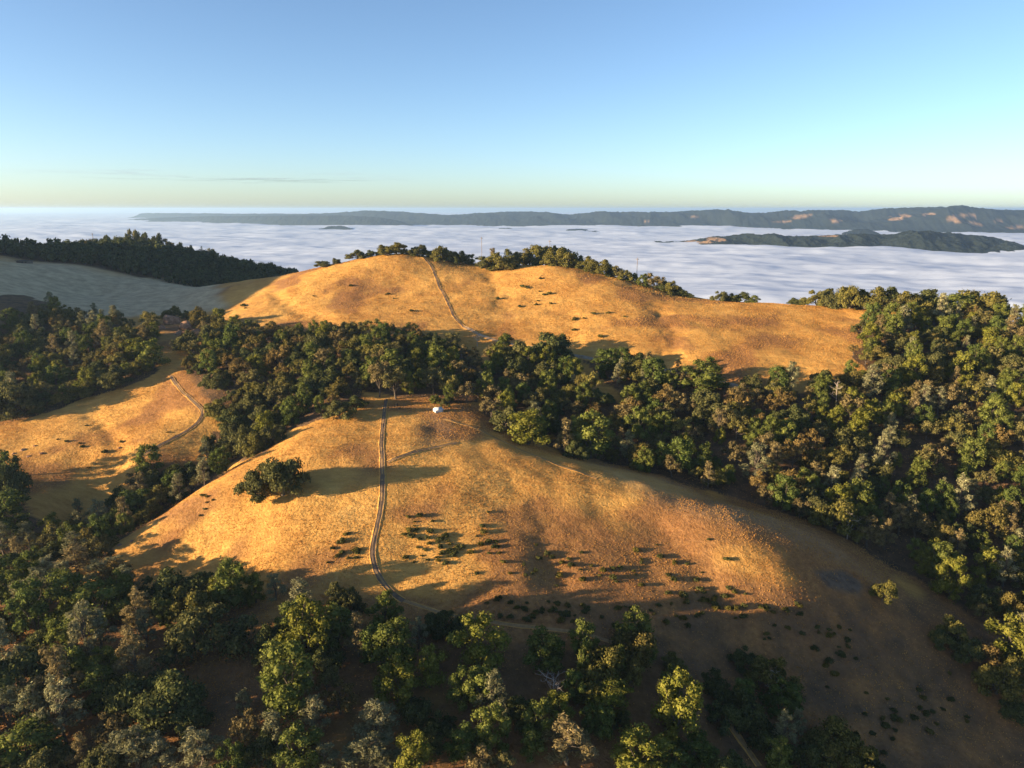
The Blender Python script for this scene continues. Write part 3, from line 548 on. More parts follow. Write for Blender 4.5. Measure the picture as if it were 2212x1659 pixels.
# ------------------------------------------------------------------ trees: where they stand
# solitary and foreground trees, one by one: foot in the picture, apparent width and height
FEET = [
 (560,1074,84,72,'oak',2,'left half of the lone pair of oaks standing on the sunlit knoll'), (612,1070,90,86,'oak',2,'right, rounder half of the lone pair of oaks on the sunlit knoll'),
 (776,1419,38,80,'pine',2,'brownish thin pine left of the green bays, below the fork of the track'), (833,1362,52,72,'bay',0,None), (850,1452,72,100,'bay',3,'broad bay tree just below the bend of the dirt track'),
 (904,1402,34,58,'pine',1,None), (965,1362,62,46,'oak',1,'low dark oak beside the faint track at the foot of the knoll'), (935,1372,50,45,'oak',1,None), (1000,1385,45,45,'oak',1,None),
 (1032,1436,88,95,'bay',1,'bright conical bay tree under the faint track at bottom centre'), (1177,1446,74,76,'bay',3,'rounded grey-green bay tree in the shaded hollow at bottom centre'),
 (860,1523,70,86,'bay',1,'yellowish bay tree with a rusty skirt at bottom centre left'), (1042,1520,56,72,'bay',0,None), (1075,1500,40,45,'bay',2,None),
 (1255,1483,22,62,'bay',3,'slim pointed bay tree above the bare dead tree'), (1332,1470,42,62,'bay',3,None), (1372,1395,60,70,'bay',0,'small bay tree alone in the shade at the foot of the right flank'),
 (1350,1400,46,40,'oak',1,None), (1318,1540,72,66,'bay',1,None), (1207,1554,50,52,'bay',1,None), (1240,1520,40,60,'bay',2,None), (1163,1601,50,72,'bay',0,None),
 (813,1601,64,72,'pine',1,'fluffy pale pine at the bottom, left of centre'), (803,1672,84,76,'pine',0,'wide pale pine cut by the bottom edge, left of centre'), (1224,1652,84,84,'pine',2,'brownish open pine with bare limbs at bottom centre'),
 (1460,1592,72,112,'bay',1,'tall yellow-green bay tree at bottom right of centre'), (1379,1676,92,84,'bay',1,'yellow-green bay tree cut by the bottom edge right of centre'), (1456,1452,38,34,'oak',0,None),
 (1005,1640,56,60,'bay',2,None), (1271,1590,30,52,'bay',2,None), (1300,1597,34,56,'bay',2,None), (1345,1580,30,40,'oak',1,None), (1120,1560,60,55,'oak',1,None), (940,1600,70,55,'oak',1,None),(900,1560,60,50,'oak',1,None),
 (1600,1440,46,40,'oak',1,'small dark oak standing free on the shaded lower slope'), (1545,1505,46,46,'oak',1,None), (1660,1480,76,62,'oak',0,'oak with sunlit top at the left edge of the shaded lower slope'), (1610,1560,60,60,'oak',1,None), (1690,1540,60,60,'bay',2,None),
 (1560,1570,60,50,'oak',1,None), (1640,1610,60,50,'oak',1,None), (1790,1640,80,70,'oak',0,'oak with two sunlit tufts at the bottom right'), (1840,1668,76,66,'oak',0,None), (1730,1660,60,50,'oak',1,None), (1885,1690,50,45,'oak',1,None), (1500,1650,60,55,'bay',2,None), (1575,1690,60,60,'oak',1,None), (1440,1690,60,60,'bay',2,None),
 # foreground left
 (216,1357,96,84,'bay',0,'broad bright bay tree below the tip of the knoll at left'), (276,1311,50,72,'pine',0,None), (152,1318,40,82,'pine',1,'pine with a long bare trunk below the knoll tip at left'), (98,1331,44,80,'pine',0,None), (222,1272,50,52,'pine',0,None), (250,1262,40,50,'pine',1,None),
 (398,1318,90,84,'oak',1,'big dark oak in the row below the sunlit knoll face'), (340,1310,66,60,'oak',1,None), (381,1311,30,46,'bay',1,None), (440,1310,50,60,'oak',2,None), (502,1308,58,84,'bay',3,None), (470,1305,36,50,'bay',1,None), (553,1301,34,56,'bay',1,None), (596,1297,40,52,'pine',1,None),
 (445,1411,128,104,'oak',2,'large spreading oak with layered limbs above a sunlit bank of grass'), (654,1340,62,78,'pine',1,'tall grey pine topping the green column of bays at bottom left of centre'),
 (623,1533,92,124,'bay',0,'huge bright bay tree, lowest of the green column left of centre'), (668,1425,76,112,'bay',1,None), (640,1390,56,80,'bay',3,None), (590,1412,62,66,'oak',1,None), (585,1440,50,44,'oak',1,None), (700,1420,44,60,'bay',2,None), (708,1500,42,60,'brown',0,None),
 (527,1547,30,46,'pine',1,'small pale pine standing alone on the dark bare slope'), (672,1517,22,62,'pine',1,None), (681,1586,44,68,'pine',1,None), (596,1636,56,78,'pine',0,None), (645,1668,74,78,'bay',3,None), (560,1660,50,60,'oak',1,None), (700,1668,46,50,'pine',0,None), (735,1545,60,54,'brown',1,None),
 (25,1600,66,84,'pine',0,None), (62,1672,74,80,'bay',3,None), (110,1680,70,66,'oak',2,None), (15,1690,70,70,'oak',2,None), (70,1560,50,70,'pine',2,None),
 (435,1668,72,72,'pine',1,'pale pine at the bottom edge beneath the sunlit streak'), (297,1668,78,78,'pine',0,None), (347,1668,46,60,'pine',1,None), (230,1690,60,60,'oak',2,None),
 (350,1560,120,104,'oak',1,'great dark oak mass above the pines at bottom left'), (285,1545,90,84,'oak',1,None), (405,1585,70,62,'oak',1,None), (232,1463,46,52,'bay',1,'bright bay tree beside a pale pine above the dark oak mass'), (199,1456,24,58,'pine',1,None), (330,1500,46,44,'oak',2,None),
 (755,1330,52,58,'oak',2,None), (735,1310,40,46,'oak',2,None), (790,1390,44,50,'brown',0,None), (700,1380,46,60,'bay',2,None), (870,1400,46,60,'bay',3,None),
 (1905,1298,36,40,'oak',0,'rounded little oak on the shoulder right of the ash patch'), (2050,1390,52,50,'oak',0,None), (2035,1396,40,36,'oak',1,None), (2090,1430,40,40,'oak',1,None),(2150,1500,60,62,'oak',0,None),(2195,1490,60,60,'oak',0,None),(2120,1440,50,44,'brown',1,None),(2180,1440,70,80,'bay',1,None),(2205,1560,50,40,'oak',1,None),
 (470,905,52,40,'oak',0,'oak with bare lower limbs at the bend of the hillside track'), (500,920,48,42,'oak',0,None), (735,905,60,46,'oak',2,'rounded oak at the upper left corner of the knoll clearing'), (770,880,40,30,'oak',1,None),
 (1275,990,84,104,'bay',0,'tall bright bay tree standing out at the edge of the right ravine wood'), (1140,960,84,80,'bay',1,'feathery yellow-green bay tree right of the reddish ground patch'), (1090,930,60,60,'oak',2,None), (1355,1000,34,70,'pine',0,None), (940,872,24,20,'bay',3,'small rounded bay sapling right behind the white tent'), (970,868,26,40,'bay',3,None), (962,880,20,22,'oak',2,None),
 (30,900,70,66,'oak',2,'big rounded oak at the left edge above the sunlit hillside'), (330,795,52,56,'bay',0,None), (292,775,44,40,'bay',1,None),
 (855,862,60,70,'brown',0,'open oak with a pale trunk at the head of the dirt track'), (820,858,50,74,'brown',2,None),
 (1190,785,84,70,'oak',1,'tall dark oak standing against the sunlit back hill, right of the road'), (1110,800,60,70,'oak',2,None), (1520,850,90,76,'bay',3,'broad bay tree under the shadows on the back hill'), (1310,800,60,50,'bay',2,None), (1370,800,50,40,'oak',1,None),
 (335,1075,50,62,'oak',2,None), (270,1120,56,66,'oak',1,None), (300,1130,70,70,'bay',2,None), (380,1050,50,50,'oak',1,None), (430,1035,44,40,'oak',1,None), (460,1020,40,34,'oak',1,None), (500,990,60,60,'oak',2,None), (455,985,30,46,'oak',2,None), (540,985,60,70,'oak',2,None), (20,1090,60,80,'oak',1,None), (30,1150,60,76,'bay',2,None), (10,1200,40,60,'pine',0,None), (65,1195,46,58,'pine',0,'rounded grey pine in the dark hollow at the left edge'), (165,1215,46,60,'pine',0,None), (170,1250,60,66,'pine',2,None), (215,1225,46,54,'brown',0,None),
]
def place_of(px, py):
    if py > 1285 and px < 260: return 'in the bottom left wood'
    if py > 1430 and px < 760: return 'low in the foreground left of centre'
    if py > 1270 and px < 760: return 'in the row below the sunlit knoll face'
    if py > 1300 and px < 1140: return 'in the foreground below the track bend'
    if py > 1350 and px < 1560: return 'in the shaded foreground right of centre'
    if py > 1420 and px < 1950: return 'at the edge of the shaded lower slope'
    if px > 1750: return ('on the wooded crest at right' if py < 745 else 'high on the right wooded slope' if py < 850 else 'midway up the right wooded slope' if py < 970 else
                          'on the lower right wooded slope' if py < 1110 else 'low on the right slope beside the ravine' if py < 1240 else 'at the right edge beyond the knoll shoulder')
    if px > 1350: return 'in the hollow below the back hill' if py < 880 else 'in the middle of the right ravine wood' if py < 980 else 'along the ravine behind the knoll shoulder'
    if px > 1035: return 'below the road, right of the tent' if py < 850 else 'in the wood right of the white tent'
    if px > 620 and py < 800: return 'in the upper grove behind the tent'
    if px > 620: return 'in the lower grove behind the tent'
    if py > 1100: return 'in the dark hollow at left'
    if py > 935: return 'in the ravine left of the knoll'
    if px > 320: return 'in the wood around the rock outcrop' if py < 790 else 'in the wood left of the grove'
    return 'high on the left wooded slope' if py < 730 else 'midway up the left wooded slope' if py < 810 else 'low on the left wooded slope'
for px, py, w, h, k, t, lab in FEET: at_px(px, py, w * (1.3 if py > 1260 else 1.15), h * (1.14 if py > 1260 else 1.05), k, t, None, lab)
# skyline trees of the back hill and right crest: (picture x, forward distance, apparent width, height, kind, tone, label)
SKYLINE = [
 (697,597,26,15,'oak',2,'leftmost small oak on the skyline of the back hill'), (728,600,16,14,'oak',2,'tiny round oak, second from left on the back hill skyline'), (773,604,34,22,'oak',2,'bushy oak left of the summit of the back hill'), (803,606,24,16,'oak',1,'low oak between the bushy oak and the summit oak'),
 (832,604,34,24,'oak',0,'left half of the oak crowning the summit of the back hill'), (858,604,34,28,'oak',0,'right half of the oak crowning the summit of the back hill'), (877,606,14,14,'oak',1,'little oak just right of the summit oak'), (902,604,30,26,'oak',2,'rounded oak where the summit track meets the skyline'), (924,606,22,20,'oak',1,None), (938,606,16,18,'brown',2,None),
 (950,598,34,36,'oak',0,None), (972,602,34,34,'oak',2,None), (993,602,36,32,'oak',1,None), (1018,606,22,26,'bay',2,None), (1050,590,34,32,'oak',2,None), (1082,585,42,42,'oak',0,'spreading oak at the left end of the knob clump'), (1106,592,36,44,'oak',2,None), (1065,600,20,46,'pine',2,'sparse pine sticking up left of the knob clump'), (1062,596,34,36,'oak',1,None),
 (1128,612,40,44,'brown',0,None), (1160,615,56,54,'oak',0,'largest rounded oak on the knob by the power pole'), (1150,622,36,44,'oak',1,None), (1205,610,60,58,'oak',1,'dark tall oak right of the power pole'), (1195,584,44,42,'oak',0,None), (1225,580,46,46,'oak',0,None), (1240,590,36,44,'oak',2,None), (1252,586,24,34,'oak',1,None),
 (1272,566,36,36,'oak',0,None), (1297,560,40,36,'oak',0,None), (1285,572,36,36,'oak',2,None), (1322,558,28,32,'oak',1,None), (1338,552,28,32,'brown',0,None), (1354,548,28,26,'oak',0,None), (1366,548,20,22,'oak',1,None), (1390,540,22,30,'bay',3,'small upright bay on the falling skyline'), (1403,540,20,26,'oak',1,None), (1416,537,34,38,'brown',2,'open oak with pale limbs on the falling skyline'), (1432,535,22,24,'oak',1,None), (1452,530,34,30,'oak',0,None), (1470,530,26,22,'oak',1,None), (1486,527,20,16,'oak',1,None),
 (1560,515,28,24,'oak',2,'left oak of the small clump alone on the low skyline'), (1580,517,26,20,'oak',1,None), (1602,516,34,24,'oak',1,None), (1635,510,18,18,'bay',3,'tiny cone-shaped bay right of the low skyline clump'),
 (1722,500,20,18,'oak',1,None), (1738,498,22,20,'oak',1,None), (1772,490,40,42,'oak',0,'spreading oak with a visible trunk at the end of the grassy crest'), (1796,486,34,46,'oak',2,None), (1822,482,44,46,'oak',2,None), (1845,474,40,60,'oak',0,None), (1870,474,40,48,'brown',0,None), (1890,470,46,62,'oak',0,None), (1925,470,50,60,'oak',1,None), (1950,462,44,50,'brown',0,None), (1975,458,46,56,'oak',0,None), (2020,462,56,60,'oak',1,None), (2055,462,40,46,'brown',0,None), (2090,458,56,60,'bay',3,None), (2130,460,70,76,'oak',0,'tallest spreading oak on the right crest near the frame edge'), (2175,462,50,52,'oak',1,None), (2205,460,30,36,'bay',3,None),
]
for px, Y, w, h, k, t, lab in SKYLINE:
    x = (px - W0 / 2) / F0 * Y * CP * 1.02; z = gz(x, Y); sl = math.sqrt(x * x + Y * Y + z * z)
    add_tree(k, x, Y, h * sl / F0 * (1.0 if px < 1700 else .85), w * sl / F0 * (1.35 if px < 1700 else 1.5), t, 'on the back hill skyline' if px < 1500 else 'on the low skyline at right' if px < 1660 else 'on the wooded crest at right', lab)
# woods: jittered rows, thinned to what the outlines hold
MIX = {'left_slope': 'ooobbrrrrpp', 'saddle': 'oooobrrr', 'ravine_top': 'ooob', 'ravine_low': 'oppbbr', 'grove': 'ooobbrrr', 'tent_wood': 'oobbrrrp', 'hollow': 'oobbbrrrrp', 'right_slope': 'bbbbboorrrrppp', 'foot': 'ppppbbboor', 'front': 'obbbbpr'}
KCH = {'o': 'oak', 'b': 'bay', 'r': 'brown', 'p': 'pine'}
occupied = [(t['x'], t['y'], t['w'] * .5) for t in TREES]
lat = []
for j, yy in enumerate(np.arange(130, 560, 7.8)):
    for xx in np.arange(-330, 330, 9.0): lat.append((xx + (j % 2) * 4.5 + rng.uniform(-3.6, 3.6), yy + rng.uniform(-3.2, 3.2)))
lat = np.array(lat); lz = grid_h(lat[:, 0], lat[:, 1]); lpx, lpy, ld = project(lat[:, 0], lat[:, 1], lz)
for wk, poly in WOODS.items():
    ins = in_poly(lpx, lpy, poly)
    for c in CLEAR: ins &= ~in_poly(lpx, lpy, c)
    for i in ins.nonzero()[0]:
        x, y = lat[i]
        if any((x - a) ** 2 + (y - b) ** 2 < (r * .62 + 1.6) ** 2 for a, b, r in occupied): continue
        if any(np.min((q[:, 0] - x) ** 2 + (q[:, 1] - y) ** 2) < 10 for q in TRACKS): continue
        k = KCH[rng.choice(MIX[wk])]; s = rng.choice((.62, .78, .9, 1.0, 1.1, 1.28)) * rng.uniform(.92, 1.08) * (1.06 if wk in ('hollow', 'right_slope') else 1.18 if wk == 'foot' else 1)
        if wk == 'front' and rng.random() < .15: continue
        hh = {'oak': 9.2, 'bay': 12, 'pine': 13.5, 'brown': 9.6}[k] * s; ww = {'oak': 12.2, 'bay': 9.2, 'pine': 7.6, 'brown': 10.0}[k] * s * rng.uniform(.9, 1.12)
        add_tree(k, x, y, hh, ww, rng.randrange(len(TONE[k])), None)
        occupied.append((x, y, ww * .3))
# what stands wholly behind other crowns or crests is left out
for t in TREES:
    t['z'] = float(grid_h(t['x'], t['y'])); t['px'], t['py'], t['d'] = (float(v) for v in project(t['x'], t['y'], t['z']))
    cx, cy, cd = project(t['x'], t['y'], t['z'] + t['h'] * .58); t['c'] = (float(cx), float(cy)); t['rw'] = t['w'] * .46 * F0 / t['d']; t['rh'] = t['h'] * .42 * F0 / t['d']
    f = np.linspace(.25, .985, 60); t['hid'] = bool((grid_h(t['x'] * f, t['y'] * f) > (t['z'] + t['h'] * .8) * f + .3).any())
cov = np.zeros((560, 760), bool); VIS = []
for t in sorted(TREES, key=lambda t: t['d']):
    cx, cy = t['c'][0] / 3 + 11, t['c'][1] / 3; rw, rh = max(t['rw'] / 3, .7), max(t['rh'] / 3, .7)
    x0, x1, y0, y1 = int(max(cx - rw, 0)), int(min(cx + rw + 1, 759)), int(max(cy - rh, 0)), int(min(cy + rh + 1, 559))
    if x1 <= x0 or y1 <= y0: continue
    yy, xx = np.mgrid[y0:y1 + 1, x0:x1 + 1]; el = ((xx - cx) / rw) ** 2 + ((yy - cy) / rh) ** 2 <= 1.0
    sub = cov[y0:y1 + 1, x0:x1 + 1]; tot = max(el.sum(), 1); fr = (el & ~sub).sum() / tot
    if t['hid'] and not t['label']: continue
    if fr < (.27 if t['kind'] in ('oak', 'bay') else .2) and not t['label'] : continue
    sub |= ((xx - cx) / rw) ** 2 + ((yy - cy) / rh) ** 2 <= .72; t['fr'] = fr; VIS.append(t)
# labels: look + place, and the count from the left where look-alikes share both
ORD = ['', 'first', 'second', 'third', 'fourth', 'fifth', 'sixth', 'seventh', 'eighth', 'ninth', 'tenth', 'eleventh', 'twelfth']
def ordinal(i): return ORD[i] if i < 13 else f"{i}{'th' if 10 < i % 100 < 14 else {1: 'st', 2: 'nd', 3: 'rd'}.get(i % 10, 'th')}"
NOUN = {'oak': 'oak', 'bay': 'bay tree', 'pine': 'airy pine', 'brown': 'thin-leaved oak', 'fir': 'fir', 'shrub': 'low shrub'}
def auto_label(items):
    cl = {}
    for t in items:
        if t['label']: continue
        sz = t['rw'] * t['rh']; ref = {'oak': 30, 'bay': 26, 'pine': 24, 'brown': 26, 'fir': 9, 'shrub': 9}[t['kind']]
        t['size'] = 'large ' if t['w'] > {'oak': 13, 'bay': 9.8, 'pine': 8, 'brown': 10.5, 'fir': 6, 'shrub': 3.4}[t['kind']] else 'small ' if t['w'] < {'oak': 9, 'bay': 7.2, 'pine': 6, 'brown': 7.6, 'fir': 4, 'shrub': 1.9}[t['kind']] else ''
        look = t['size'] + TONE[t['kind']][t['tone']][0] + ' ' + NOUN[t['kind']]
        cl.setdefault((look, t['place'] or place_of(t['px'], t['py'])), []).append(t)
    for (look, pl), ts in cl.items():
        if len(ts) == 1: ts[0]['label'] = look + ' ' + pl
        for i, t in enumerate(sorted(ts, key=lambda t: t['px'])):
            if len(ts) > 1: t['label'] = f"{look} {pl}, {ordinal(i + 1)} from left"
auto_label(VIS)
def plant(t, i):
    lib = LIB[t['kind']]; trunk, crown, H, Wd = lib[(t['var'] if t['var'] is not None else i * 7 + int(t['x'] * 3)) % len(lib)]
    r = bpy.data.objects.new(KIND_NAME[t['kind']], None); COL.objects.link(r); r.empty_display_size = 0.5
    r.location = (t['x'], t['y'], t['z'] - (.16 * t['h'] if t['y'] > 440 else .08 * t['h'] if t['kind'] == 'oak' else .1)); r.rotation_euler = (0, 0, (i * 2.4) % 6.283); sx = t['w'] / Wd; r.scale = (sx, sx, t['h'] / H)
    r['label'] = t['label']; r['category'] = 'tree'; r['group'] = t['grp'] or {'oak': 'live oaks on the hills', 'bay': 'bay trees in the woods', 'pine': 'grey pines in the woods', 'brown': 'thin-leaved oaks in the woods', 'fir': 'firs on the far wooded hill'}[t['kind']]
    c = bpy.data.objects.new('crown', crown); COL.objects.link(c); c.parent = r
    tn = TONE[t['kind']][t['tone']][1]; v = 1.0 + .35 * ((i * .618) % 1); c.color = (tn[0] * v, tn[1] * v, tn[2] * v, 1)
    b = bpy.data.objects.new('trunk', trunk); COL.objects.link(b); b.parent = r
for i, t in enumerate(VIS): plant(t, i)
print('TREES', len(TREES), len(VIS), {k: sum(t['kind'] == k for t in VIS) for k in LIB})

# ------------------------------------------------------------------ far wooded hill behind the saddle
hx, hy = np.meshgrid(np.arange(-620, -60, 8.5), np.arange(728, 900, 8.5)); hx = hx.ravel() + rs.uniform(-3.5, 3.5, hx.size); hy = hy.ravel() + rs.uniform(-3.5, 3.5, hy.size)
hz = grid_h(hx, hy); qx, qy, _ = project(hx, hy, hz)
ok = (qx > -90) & (qx < 640) & (qy > 480) & (hy > 728 + 14 * fbm(hx / 30, hy / 30, 2)); hx, hy, hz = hx[ok], hy[ok], hz[ok]
mini = []
for j in range(5):
    g = np.random.RandomState(900 + j); tb = TB()
    for _ in range(7):
        c = g.normal(0, 1.9, 3) * [1, 1, .8] + [0, 0, 6.5]; r = g.uniform(1.6, 2.6); tb.core(g, c, r * .9); tb.leaves(g, c, r, 24, .75)
    tb.core(g, (0, 0, 3.2), 3.0, 1.2); mini.append((np.concatenate(tb.V), np.concatenate(tb.F)))
wv, wf, nn = [], [], 0
for i in range(len(hx)):
    v, f = mini[i % 5]; sc = rs.uniform(.75, 1.35); a = rs.uniform(0, 6.28); ca, sa = math.cos(a) * sc, math.sin(a) * sc
    wv.append(np.stack([v[:, 0] * ca - v[:, 1] * sa + hx[i], v[:, 0] * sa + v[:, 1] * ca + hy[i], v[:, 2] * sc * rs.uniform(.9, 1.3) + hz[i]], 1)); wf.append(f + nn); nn += len(v)
wm = link('distant_woodland', np_mesh('distant_woodland', np.concatenate(wv), np.concatenate(wf), M['oak_leaf']), kind='stuff', label='dark mass of woodland covering the shaded hill behind the saddle')
wm.color = (.75, .9, .95, 1)
FARTREES = [(10,850,18,34,'oak',1),(38,850,12,46,'pine',0),(62,852,20,48,'pine',0),(92,850,26,36,'oak',1),(130,850,20,34,'oak',1),(155,846,26,44,'fir',0),(178,850,14,40,'fir',0),(195,850,30,40,'oak',3),(222,852,28,38,'oak',1),(250,852,30,40,'oak',1),(275,852,30,40,'oak',1),(296,853,34,48,'oak',0),(322,850,30,42,'oak',1),(346,850,34,44,'oak',1),(368,848,30,36,'brown',2),(395,848,30,34,'oak',1),(415,846,24,32,'oak',1),(440,840,14,38,'fir',0),(455,838,20,38,'pine',0),(480,835,26,28,'oak',1),(505,832,26,28,'oak',1),(530,828,26,28,'oak',1),(548,780,26,26,'oak',1),(562,742,14,48,'fir',0),(578,736,16,44,'fir',0),(592,730,13,42,'fir',0),(600,726,12,34,'fir',0),(611,722,12,30,'fir',0),(624,716,30,22,'oak',1)]
FL = []
for px, Y, w, h, k, t in FARTREES:
    x = (px - W0 / 2) / F0 * Y * CP * 1.02; z = gz(x, Y); sl = math.sqrt(x * x + Y * Y + z * z)
    d = dict(kind=k, x=x, y=Y, z=z, h=h * sl / F0, w=w * sl / F0, tone=t, place='on the crest of the far shaded hill' if px < 535 else 'at the right foot of the far shaded hill', label=None, var=None, grp='trees on the far wooded hill', px=px, py=500, d=sl, rw=w, rh=h)
    FL.append(d)
auto_label(FL)
for i, t in enumerate(FL): plant(t, i + 5)

# ------------------------------------------------------------------ dead trees
def dead_tree(px, py, wpx, hpx, label, seed):
    rg = np.random.RandomState(seed); x, y = hit(px, py); z = gz(x, y); sl = math.sqrt(x * x + y * y + z * z); H = hpx * sl / F0 * 1.15; Wd = wpx * sl / F0 / 2
    r = link('dead_tree', None, loc=(x, y, z - .1), label=label, category='tree', group='bare dead trees')
    tb = TB(); br = TB(); P = [np.array([0, 0, -.3])]
    for k in range(5): P.append(np.array([rg.normal(0, .12 * H / 8), rg.normal(0, .12 * H / 8), H * .75 * (k + 1) / 5]))
    tb.tube(P, np.linspace(.26, .07, 6), 7)
    def grow(a, d, L, rad, lev):
        n = 4; pts = [a]
        for q in range(n): d = d + rg.normal(0, .22, 3); d[2] += .05; d /= np.linalg.norm(d); pts.append(pts[-1] + d * L / n)
        br.tube(pts, np.linspace(rad, rad * .4, n + 1), 5)
        if lev < 2:
            for _ in range(3): q = rg.randint(1, n + 1); dd = d + rg.normal(0, .7, 3); grow(pts[q], dd / np.linalg.norm(dd), L * .55, rad * .55, lev + 1)
    for k in range(8):
        a = k * 2.4 + rg.uniform(-.4, .4); zz = H * (.25 + .5 * k / 8); d = np.array([math.cos(a), math.sin(a), rg.uniform(.3, .8)]); grow(np.array([0, 0, zz]), d / np.linalg.norm(d), Wd * rg.uniform(.7, 1.1), .10, 0)
    link('trunk', tb.mesh('dead_trunk', M['dead_bark'], True), r); link('branches', br.mesh('dead_branches', M['dead_bark'], True), r)
dead_tree(1194, 1514, 66, 62, 'bleached bare dead tree among the bays at bottom centre', 1)
dead_tree(1830, 1165, 44, 62, 'bare dead tree with pale trunk low on the right slope', 2)
dead_tree(1803, 885, 30, 66, 'tall pale forked snag high on the right wooded slope', 3)
dead_tree(1031, 748, 24, 26, 'small bare tree beside the pale road behind the grove', 4)
dead_tree(1662, 1505, 40, 50, 'bare grey snag in shade at the edge of the lower slope', 6)

# ------------------------------------------------------------------ low shrubs on the grass
SHR = [((745,1195),(34,34),12,'left of the track bend on the knoll'), ((900,1150),(46,44),24,'right of the track on the sunlit knoll'), ((965,1195),(40,30),22,'in the green patch right of the track'), ((1060,1170),(50,50),14,'on the sunlit middle of the knoll'),
 ((1180,1230),(90,40),20,'on the sunlit foot of the knoll'), ((1420,1220),(120,50),22,'on the sunlit right shoulder of the knoll'), ((1150,1320),(120,30),30,'on the shaded foot above the faint track'), ((1330,1350),(100,40),16,'in the shade right of the faint track'),
 ((1530,1310),(80,40),40,'in the dense shaded patch on the right flank'), ((1680,1330),(60,60),16,'at the right end of the shaded patch'), ((1820,1400),(70,60),20,'on the shaded slope below the ash patch'), ((1990,1540),(90,50),24,'on the shaded slope at lower right'), ((1880,1560),(60,60),8,'near the bottom of the shaded slope'),
 ((440,1090),(20,30),6,'on the left brow of the knoll'), ((1140,630),(80,30),12,'on the upper back hill'), ((1250,690),(70,30),8,'on the lower back hill'), ((520,665),(16,8),4,'in the fold left of the back hill'), ((230,960),(110,50),12,'on the sunlit hillside at left'), ((780,640),(120,40),5,'left of the back hill track')]
shr = []
for (cx, cy), (sx, sy), n, pl in SHR:
    for _ in range(n):
        px, py = cx + rng.gauss(0, 1) * sx * .62, cy + rng.gauss(0, 1) * sy * .62; x, y = hit(px, py)
        if any(np.min((q[:, 0] - x) ** 2 + (q[:, 1] - y) ** 2) < 5 for q in TRACKS): continue
        w = rng.uniform(1.3, 3.2) * (1.5 if y > 420 else 1); z = gz(x, y); d = math.sqrt(x * x + y * y + z * z)
        shr.append(dict(kind='shrub', x=x, y=y, z=z, w=w, h=w * rng.uniform(.3, .5), tone=rng.randrange(3), place=pl, label=None, px=px, py=py, d=d, rw=w, rh=w))
auto_label(shr)
for i, t in enumerate(shr):
    _, crown, H, Wd = LIB['shrub'][i % 5]; o = link('shrub', crown, None, (t['x'], t['y'], t['z'] - .05), label=t['label'], category='shrub', group='low green shrubs on the grass')
    o.rotation_euler = (0, 0, i * 1.7); o.scale = (t['w'] / Wd, t['w'] / Wd * rng.uniform(.6, 1), t['h'] / H); tn = TONE['shrub'][t['tone']][1]; o.color = (*tn, 1)

# ------------------------------------------------------------------ rocks
def boulder(px, py, r, flat, label, seed):
    import bmesh
    x, y = hit(px, py); z = gz(x, y); bm = bmesh.new(); bmesh.ops.create_icosphere(bm, subdivisions=3, radius=1.0); g = np.random.RandomState(seed)
    cuts = [(Vector(g.normal(0, 1, 3)).normalized(), g.uniform(.62, .9)) for _ in range(9)]
    for v in bm.verts:
        p = v.co.copy()
        for nrm, d in cuts:
            e = p.dot(nrm) - d
            if e > 0: p -= nrm * e * .9
        p *= 1 + .10 * float(fbm(np.array(p.x * 2.2 + seed), np.array(p.y * 2.2 + p.z), 3)); v.co = Vector((p.x * r, p.y * r * .85, p.z * r * flat))
    me = bpy.data.meshes.new('boulder'); bm.to_mesh(me); bm.free(); me.materials.append(M['rock'])
    o = link('boulder', me, None, (x, y, z + r * flat * .15), label=label, category='rock', group='weathered rocks'); o.rotation_euler = (0, 0, seed * 1.3)
for i, (px, py, r, fl, lab) in enumerate([(370,700,7.0,1.0,'largest brown rock of the outcrop among the oaks at left'), (404,710,5.2,.9,'second brown rock of the outcrop, right of the largest'), (346,711,4.0,.8,'brown rock at the left end of the outcrop among oaks'), (386,722,3.0,.8,'small brown rock in front of the outcrop'), (424,722,3.4,.9,'brown rock at the right end of the outcrop among oaks'),
    (50,972,1.6,.35,'flat slab, largest of the rocks on the sunlit hillside at left edge'), (75,964,1.0,.4,'rock above the slab on the sunlit hillside at left edge'), (90,980,1.3,.35,'rock right of the slab on the sunlit hillside'), (30,980,1.0,.4,'rock left of the slab on the sunlit hillside'), (62,986,1.1,.3,'rock below the slab on the sunlit hillside'),
    (238,1190,1.5,.5,'largest rock at the shaded left tip of the knoll'), (258,1178,1.0,.5,'upper rock at the left tip of the knoll'), (225,1200,1.1,.45,'lower rock at the left tip of the knoll'), (285,1170,.8,.5,'small rock right of the knoll tip rocks'),
    (300,985,1.2,.5,'dark rock at the lower end of the hillside double track'), (258,968,.9,.5,'left rock of the pair below the hillside double track'), (545,985,.9,.7,'pale rock in the ravine left of the knoll')]): boulder(px, py, r, fl, lab, i + 1)

